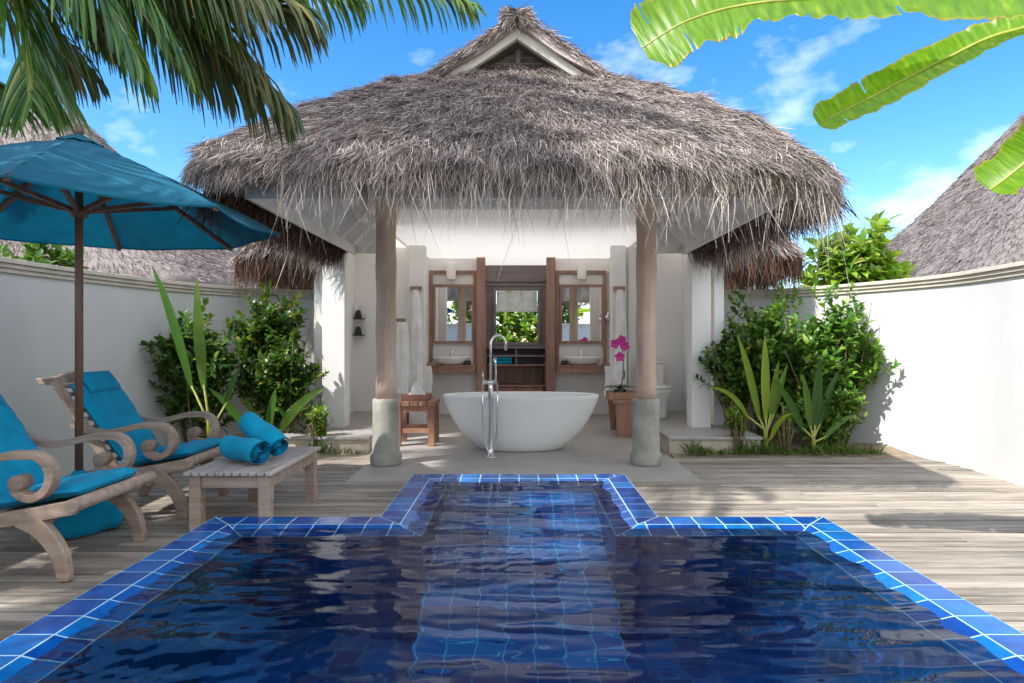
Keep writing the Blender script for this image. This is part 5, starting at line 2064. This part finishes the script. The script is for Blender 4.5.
ban = thing('banana_plant', 'banana plant whose long backlit leaves reach in at the top right', 'banana plant', (3.6, 2.0, 0))
m = MB()
m.tube([(3.6, 2.0, -.02), (3.58, 2.0, .9), (3.52, 2.05, 1.8), (3.4, 2.1, 2.25)], [.14, .125, .10, .07], 18)
m.build('pseudostem', M['stemlime'], ban)
top = (3.4, 2.1, 2.2)
banana_leaf(ban, [top, tuple(at(1130, -22, 2.5)), tuple(at(1010, -8, 2.62)), tuple(at(880, -4, 2.72)), tuple(at(760, 3, 2.8)), tuple(at(690, 20, 2.86)), tuple(at(642, 48, 2.92))], .205, (.12, -1, .55), 1, cup=.14, tears=((.86, .006, .25, -1), (.72, .004, .55, -1), (.93, .007, .4, 1), (.60, .004, .5, -1), (.48, .006, .35, -1)))
banana_leaf(ban, [top, tuple(at(1120, 20, 2.7)), tuple(at(1010, 32, 2.85)), tuple(at(940, 62, 2.95)), tuple(at(870, 98, 3.02)), tuple(at(818, 124, 3.08))], .10, (.3, -1, .7), 2, cup=.3, tears=((.80, .007, .3, 1), (.66, .004, .5, -1), (.9, .005, .6, -1)))
banana_leaf(ban, [top, tuple(at(1130, 60, 1.9)), tuple(at(1075, 105, 1.95)), tuple(at(1030, 158, 2.0)), tuple(at(990, 190, 2.05))], .085, (.3, -.8, 1), 3, cup=.3)
# leaves out of the picture
banana_leaf(ban, [top, (3.6, 1.5, 3.0), (3.8, .8, 3.3), (3.9, 0, 2.9)], .25, (0, 0, 1), 4)
banana_leaf(ban, [top, (3.3, 2.2, 2.9), (3.5, 2.9, 3.0), (3.6, 3.6, 2.5)], .22, (0, 0, 1), 5) if False else None


# ------------------------------------------------------------------ plantation chairs
def cushion(path, hw, th, parent, name, mat, seed=0, puff=.75, wr=.004):
    """padded strip following a side profile path of (x, z)"""
    r = random.Random(seed)
    P_ = [Vector((a, 0, b)) for a, b in path]
    k1, k2 = r.uniform(0, 6), r.uniform(0, 6)
    nU, nV = 61, 24
    lens_ = [0]
    for a, b in zip(P_, P_[1:]):
        lens_.append(lens_[-1] + (b - a).length)

    def on(s):
        s *= lens_[-1]
        for i in range(len(P_) - 1):
            if s <= lens_[i + 1] + 1e-9:
                t = (s - lens_[i]) / (lens_[i + 1] - lens_[i])
                d = (P_[i + 1] - P_[i]).normalized()
                return P_[i].lerp(P_[i + 1], t), d
        return P_[-1], (P_[-1] - P_[-2]).normalized()
    m = MB()
    for sgn in (1, -1):
        def fn(u, v, sgn=sgn):
            p, d = on(u)
            nn = Vector((-d.z, 0, d.x))
            if nn.z < 0:
                nn = -nn
            y = (v * 2 - 1) * hw
            eu = 1 - abs(2 * u - 1) ** 10
            ev = 1 - abs(2 * v - 1) ** 8
            h = th / 2 * (max(0, eu * ev) ** .5)
            h += wr * (math.sin(u * 17 + k1 + v * 5) * math.sin(v * 13 + k2) + .8 * math.sin(u * 37 + 9 * v + k2) * math.sin(v * 7 + u * 5 + k1)) * eu * ev
            h -= .006 * math.exp(-((u - .5) / .012) ** 2) * ev * (sgn > 0)
            return tuple(p + nn * (th / 2 + sgn * h) + Vector((0, y, 0)))
        m.grid(fn, nU, nV)
    me = m.build(name, mat, parent, local=True)
    return me


def make_chair(label):
    t = thing('lounge_chair', label, 'lounge chair', (0, 0, 0), 'plantation chairs on the deck')
    yo = .315
    th = .042

    def cub(pts, k=6):
        return [tuple(p) for p in smooth_path(pts, k)]
    for s in (-1, 1):
        y0, y1 = s * yo - th / 2, s * yo + th / 2
        m = MB()
        m.ribbon(cub([(.0, .385), (-.22, .345), (-.48, .30), (-.62, .27)]), [.075] * 19, y0, y1)
        m.build('seat_rail', M['teak'], t, bevel=.005, local=True)
        m = MB()
        pts = cub([(-.50, .30), (-.66, .50), (-.82, .74), (-.96, .965)])
        m.ribbon(pts, [.062 - .018 * i / len(pts) for i in range(len(pts))], y0 + (.044 if s < 0 else -.044), y1 + (.044 if s < 0 else -.044))
        m.build('back_post', M['teak'], t, bevel=.005, local=True)
        m = MB()
        pts = cub([(-.27, .335), (-.17, .27), (-.085, .16), (-.055, .06), (-.05, .004)])
        m.ribbon(pts, [.115 - .06 * (i / len(pts)) ** .6 for i in range(len(pts))], y0 - .003, y1 + .003)
        m.build('leg', M['teak'], t, bevel=.005, local=True)
        m = MB()
        pts = cub([(-.40, .30), (-.52, .22), (-.63, .11), (-.70, .004)])
        m.ribbon(pts, [.105 - .05 * (i / len(pts)) ** .6 for i in range(len(pts))], y0 - .003, y1 + .003)
        m.build('leg', M['teak'], t, bevel=.005, local=True)
        # scrolled arm
        m = MB()
        pts = [(-.80, .665), (-.70, .625), (-.58, .605), (-.46, .622), (-.34, .652), (-.25, .655)]
        pts = cub(pts, 5)
        cxs, czs = -.225, .545
        for i in range(1, 24):
            a = math.radians(96 - i * 12.0)
            rad = .112 if i < 15 else .112 - .055 * ((i - 15) / 8) ** 1.1
            pts.append((cxs - (.012 if i > 15 else 0) * (i - 15) / 8 + rad * math.cos(a), czs - (.02 if i > 15 else 0) * (i - 15) / 8 + rad * math.sin(a)))
        nP = len(pts)
        m.ribbon(pts, [.036 + .006 * min(1, i / 20) for i in range(nP)], s * yo - .034, s * yo + .034)
        # scroll eye
        e = pts[-1]
        m.tube([(e[0] + .014, s * yo - .040, e[1] - .012), (e[0] + .014, s * yo + .040, e[1] - .012)], .040, 20)
        m.build('armrest', M['teak'], t, bevel=.004, local=True)
    m = MB()
    m.tube([(.0, -.345, .395), (.0, .345, .395)], .036, 20)
    m.build('front_roller', M['teak'], t, bevel=.003, local=True)
    m = MB()
    nT = 16
    tr = [(-.985, -.35 + .70 * i / nT, .985 + .035 * max(0, math.cos((i / nT - .5) * math.pi * 1.6)) ** 1.5) for i in range(nT + 1)]
    vs, fs = [], []
    for (x, y, z) in tr:
        vs += [(x + .018, y, .935), (x - .028, y, .945), (x - .055, y, z), (x - .01, y, z)]
    for i in range(nT):
        for k in range(4):
            fs.append((i * 4 + k, i * 4 + (k + 1) % 4, i * 4 + 4 + (k + 1) % 4, i * 4 + 4 + k))
    fs += [(3, 2, 1, 0), (4 * nT, 4 * nT + 1, 4 * nT + 2, 4 * nT + 3)]
    m.add(vs, fs)
    m.build('top_rail', M['teak'], t, bevel=.006, local=True)
    m = MB()
    for k in range(11):
        q = k / 10
        x, z = -.53 - .40 * q, .34 + .58 * q
        m.bar((x, -.25, z), (x, .25, z), .030, .012, up=(.8, 0, .6))
    for k in range(7):
        q = k / 6
        x, z = -.05 - .44 * q, .375 - .065 * q
        m.bar((x, -.293, z), (x, .293, z), .045, .012)
    m.build('slats', M['teak'], t, local=True)
    cushion([(-.52, .355), (-.62, .49), (-.76, .70), (-.905, .915)], .245, .075, t, 'back_cushion', M['cushion'], 1, wr=.006)
    cushion([(-.02, .415), (-.12, .405), (-.30, .372), (-.53, .335)], .262, .075, t, 'seat_cushion', M['cushion'], 2, wr=.006)
    p = cushion([(-.80, .855), (-.845, .92), (-.90, .985)], .165, .065, t, 'head_pillow', M['cushion'], 3, wr=.004)
    m = MB()
    m.bar((-.93, -.15, .955), (-.95, -.12, .97), .02, .004)
    return t


ch1 = make_chair('nearer turquoise cushioned plantation chair, cut by the left edge of the photo')
ch1.location = (-2.30, 3.50, 0)
ch2 = copy_tree(ch1)
ch2.location = (-2.31, 4.62, 0)
ch2.rotation_euler = (0, 0, math.radians(1.5))
ch2['label'] = 'farther turquoise cushioned plantation chair, between the umbrella pole and the slatted table'

# ------------------------------------------------------------------ slatted table with rolled towels
tb = thing('slatted_table', 'low silvered teak slatted table beside the pool', 'table', (-1.85, 4.36, 0))
X0, X1, Y0, Y1, ZT = -2.13, -1.56, 3.89, 4.86, .41
m = MB()
nS = 11
ps = (X1 - X0) / nS
for k in range(nS):
    m.box(X0 + k * ps + .004, X0 + (k + 1) * ps - .004, Y0, Y1, ZT - .022, ZT)
m.build('slat_top', M['slat'], tb, bevel=.003)
for (x, y) in ((X0 + .03, Y0 + .02), (X1 - .10, Y0 + .02), (X0 + .03, Y1 - .09), (X1 - .10, Y1 - .09)):
    m = MB()
    m.box(x, x + .072, y, y + .072, .0, ZT - .024)
    m.build('leg', M['teak'], tb, bevel=.004)
for (a, b_, c, d_) in ((X0 + .104, X1 - .102, Y0 + .034, Y0 + .056), (X0 + .104, X1 - .102, Y1 - .06, Y1 - .038), (X0 + .045, X0 + .067, Y0 + .094, Y1 - .092), (X1 - .05, X1 - .028, Y0 + .094, Y1 - .092)):
    m = MB()
    m.box(a, b_, c, d_, ZT - .105, ZT - .024)
    m.build('apron', M['teak'], tb, bevel=.003)


def rolled_towel(label, a, b_, rad):
    a, b_ = Vector(a), Vector(b_)
    ax = (b_ - a)
    ln = ax.length
    ax.normalize()
    s = ax.cross(Vector((0, 0, 1))).normalized()
    u = s.cross(ax)
    m = MB()
    turns = 3.6
    nA = 110

    def fn(q, v):
        # outside of the spiral, then back along its inside
        if q <= .5:
            t, off = q * 2, 0
        else:
            t, off = 2 - q * 2, -.013
        ang = 2 * math.pi * turns * t - 1.2
        r_ = rad * (.14 + .86 * t) + off
        soft = 1 - .05 * abs(2 * v - 1) ** 6
        bul = .004 * math.sin(9 * v + ang)
        p = a + ax * (ln * v + (.010 * math.sin(ang * 1.3)) * (1 if v > .5 else -1) * (abs(2 * v - 1) ** 4)) + (s * math.cos(ang) + u * math.sin(ang)) * ((r_ + bul * (off == 0)) * soft)
        return tuple(p)
    m.grid(fn, nA * 2, 14)
    core = MB()
    o = m.build('rolled_towel', M['towelblue'])
    tag(o, label, 'towel', 'rolled towels on the table')
    return o


rolled_towel('rolled turquoise towel lying on the table with its spiral end showing', (-2.03, 4.30, ZT + .088), (-1.72, 4.10, ZT + .088), .087)
rolled_towel('rolled turquoise towel leaning on top of the other towel', (-1.97, 4.46, ZT + .240), (-1.66, 4.27, ZT + .098), .086)

# ------------------------------------------------------------------ umbrella
UX, UY, UR, UZ, UT = -2.89, 4.04, 1.24, 2.03, 2.56
um = thing('garden_umbrella', 'blue octagonal canvas umbrella on a wooden pole between the loungers', 'umbrella', (UX, UY, 0))
ang = [math.radians(22.5 + 45 * k) for k in range(8)]
m = MB()
for k in range(8):
    a0, a1 = ang[k], ang[(k + 1) % 8]

    def panel(u, v, a0=a0, a1=a1):
        p0 = Vector((math.cos(a0), math.sin(a0), 0))
        p1 = Vector((math.cos(a1), math.sin(a1), 0))
        d = p0.lerp(p1, v)
        r_ = .03 + (UR - .03) * u
        sag = .03 * math.sin(math.pi * v) * u
        z = UT - (UT - UZ) * (u ** 1.12) - sag * .7 + .004 * math.sin(u * 30 + v * 8)
        d = d * (1 - .05 * math.sin(math.pi * v) * u)
        return (UX + d.x * r_, UY + d.y * r_, z)
    m.grid(panel, 14, 10)
    # hanging hem
    m.grid(lambda u, v, panel=panel: tuple(Vector(panel(1, v)) - Vector((0, 0, .012 * u))), 1, 10)
bm_o = m.build('canopy', M['canopy'], um)
m = MB()
for k in range(8):
    a0, a1 = ang[k], ang[(k + 1) % 8]

    def cap_(u, v, a0=a0, a1=a1):
        d = Vector((math.cos(a0), math.sin(a0), 0)).lerp(Vector((math.cos(a1), math.sin(a1), 0)), v)
        r_ = .01 + .13 * u
        return (UX + d.x * r_, UY + d.y * r_, UT + .045 - .065 * u - .008 * math.sin(math.pi * v) * u)
    m.grid(cap_, 5, 6)
m.build('vent_cap', M['canopy'], um)
m = MB()
m.tube([(UX, UY, .30), (UX, UY, 2.585)], .024, 16)
m.build('pole', M['polewood'], um)
m = MB()
m.lathe([(.018, 0), (.03, .02), (.03, .05), (.012, .06), (.004, .07)], (UX, UY, UT + .035), 16)
m.build('finial', M['polewood'], um)
for k in range(8):
    dx, dy = math.cos(ang[k]), math.sin(ang[k])
    m = MB()
    pts = []
    for i in range(9):
        u = .05 + .94 * i / 8
        pts.append(Vector((UX + dx * UR * u, UY + dy * UR * u, UT - (UT - UZ) * (u ** 1.12) - .022)))
    for a, b_ in zip(pts, pts[1:]):
        m.bar(a, b_, .030, .030)
    m.build('rib', M['polewood'], um)
    m = MB()
    u = .55
    m.bar((UX + dx * .05, UY + dy * .05, 2.10), (UX + dx * UR * u, UY + dy * UR * u, UT - (UT - UZ) * (u ** 1.12) - .04), .026, .028)
    m.build('strut', M['polewood'], um)
m = MB()
m.lathe([(.03, 0), (.05, .01), (.05, .07), (.03, .08)], (UX, UY, 2.05), 16)
m.build('hub', M['polewood'], um)
m = MB()
m.lathe([(.03, 2.50), (.045, 2.51), (.045, 2.56), (.03, 2.57)], (UX, UY, 0), 16)
m.build('crown_hub', M['polewood'], um)
m = MB()


def bagw(a, z):
    return 1 + .07 * math.sin(4 * a + 9 * z) + .045 * math.sin(9 * a - 6 * z) + .02 * math.sin(17 * a)


m.lathe([(.19, 0), (.225, .012), (.238, .07), (.232, .15), (.215, .22), (.17, .29), (.10, .335), (.05, .36), (.028, .39)], (UX, UY, .005), 56, wob=bagw)
m.build('base_cover', M['cushion'], um)
